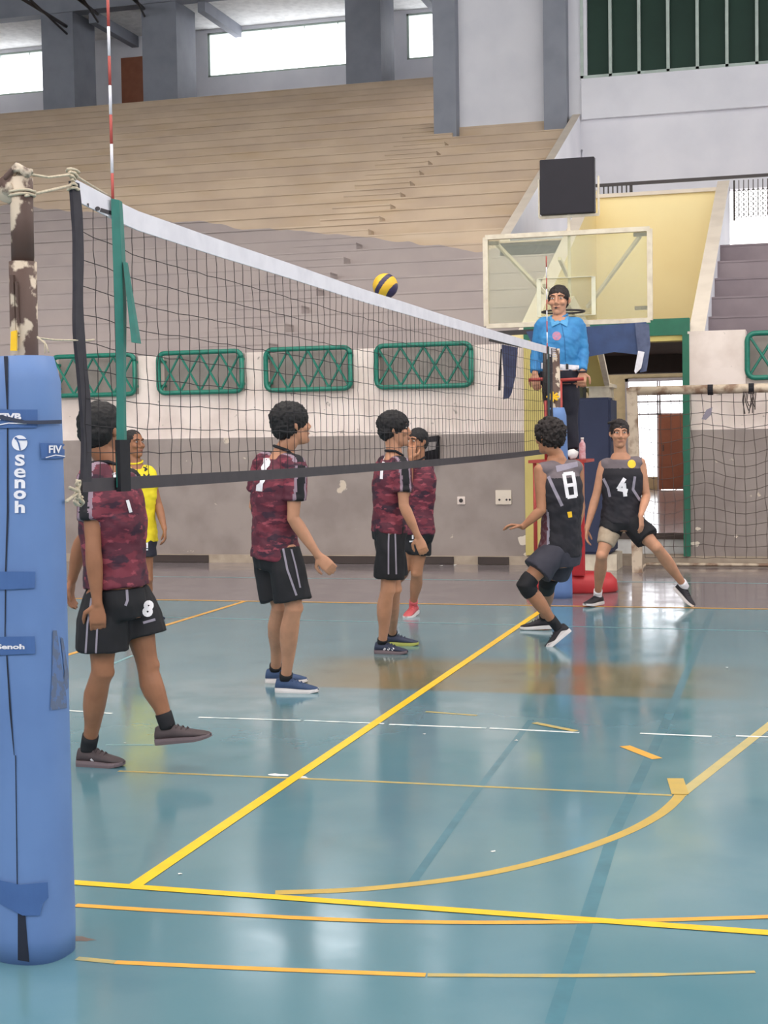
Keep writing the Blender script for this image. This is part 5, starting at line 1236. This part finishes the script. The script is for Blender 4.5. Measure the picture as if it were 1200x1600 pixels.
decal('chest_emblem', [circle_px(987, 725, 6.5)], G_['shirt'], yl, G_['root']); decal('side_swoosh', stroke([(943, 748), (950, 762), (953, 776)], 4), G_['shirt'], grey_stripe, G_['root']); decal('side_swoosh', stroke([(992, 745), (989, 765), (1000, 782)], 4), G_['shirt'], grey_stripe, G_['root'])

# --- referee on the stand
YR = RS + .18; s = 1.22
front = V((-.18, -1, 0)).normalized(); r_ = RT(front)
J = JJ(YR, dict(shR=(847, 508, 0), shL=(903, 508, 0), elR=(839, 548, .02), wrR=(836, 584, -.12), elL=(911, 548, .02), wrL=(910, 581, -.12), nb=(874, 493, 0), hipR=(861, 588, 0), hipL=(888, 588, 0), knR=(868, 650, 0), knL=(890, 650, 0), anR=(867, 700), anL=(889, 700)))
for k, x in (('anR', 867), ('anL', 893)):
    p = atY(x, 700, YR); J[k] = V((p.x, YR, pz + .11))
J['handR'] = (V((.12, -.2, -1)), V((.2, 1, 0)), .6); J['handL'] = (V((-.05, -.3, -1)), V((0, 1, -.2)), .9)
R_f = build_person('referee in sky blue long sleeved shirt standing on the red stand', s, atY(873, 470, YR), V((-.04, -1, -.02)), J, SK3, HAIRB, SKYB, TROU, dict(front=front, lat=r_, loose=.012, hem=-.02, sleeve=2, trousers=True, collar=True, collar_mat=SKYB, shirt_collar=True, wide=1.08, deep=1.2, belly=.06, headw=1.12, vox=.007, hair=dict(vol=.99, rough=.005, fwd=-.001)), base=(J['anR'].x, YR, pz))
for k in ('anR', 'anL'): shoe(R_f, J[k], V((-.1, -1, 0)), blk_shoe, blk_shoe, 1.15, .27, BLACKS, .05, None, J['kn' + k[2]])
decal('belt', [[(846, 567), (905, 571), (905, 580), (846, 576)]], R_f['shirt'], white_trim, R_f['root'], .006, label='white belt')
decal('buckle', [[(884, 568), (888, 569), (888, 577), (884, 577)]], R_f['shirt'], dark_metal, R_f['root'], .010)
for q in ([(857, 490), (866, 492), (875, 505), (863, 511)], [(890, 490), (882, 492), (875, 505), (886, 511)]): decal('collar', [q], R_f['shirt'], mat('light_blue_collar', (84, 158, 208), 0.65), R_f['root'], .014)
decal('badge', [circle_px(870, 525, 7)], R_f['shirt'], mat('red_badge', (196, 120, 140), 0.6, var=(90, 130, 180), scale=40, lo=.45, hi=.55), R_f['root'], .004)
decal('placket', stroke([(876, 500), (882, 530), (884, 566)], 1.4), R_f['shirt'], mat('blue_seam', (36, 104, 160), 0.7), R_f['root'], .004)
Hh = R_f['H']
bm = bmesh.new(); tube(bm, [Hh(0, .105, -.062), Hh(0.0, .135, -.066)], .009, 8, round_ends=True); part('whistle', bm, blk_shoe, R_f['root'], True)
bm = bmesh.new(); w_ = J['wrL']; tube(bm, [w_ + V((.040 * math.cos(k * .63), .040 * math.sin(k * .63), .0)) for k in range(11)], .009, 6); part('wristwatch', bm, blk_shoe, R_f['root'], True)
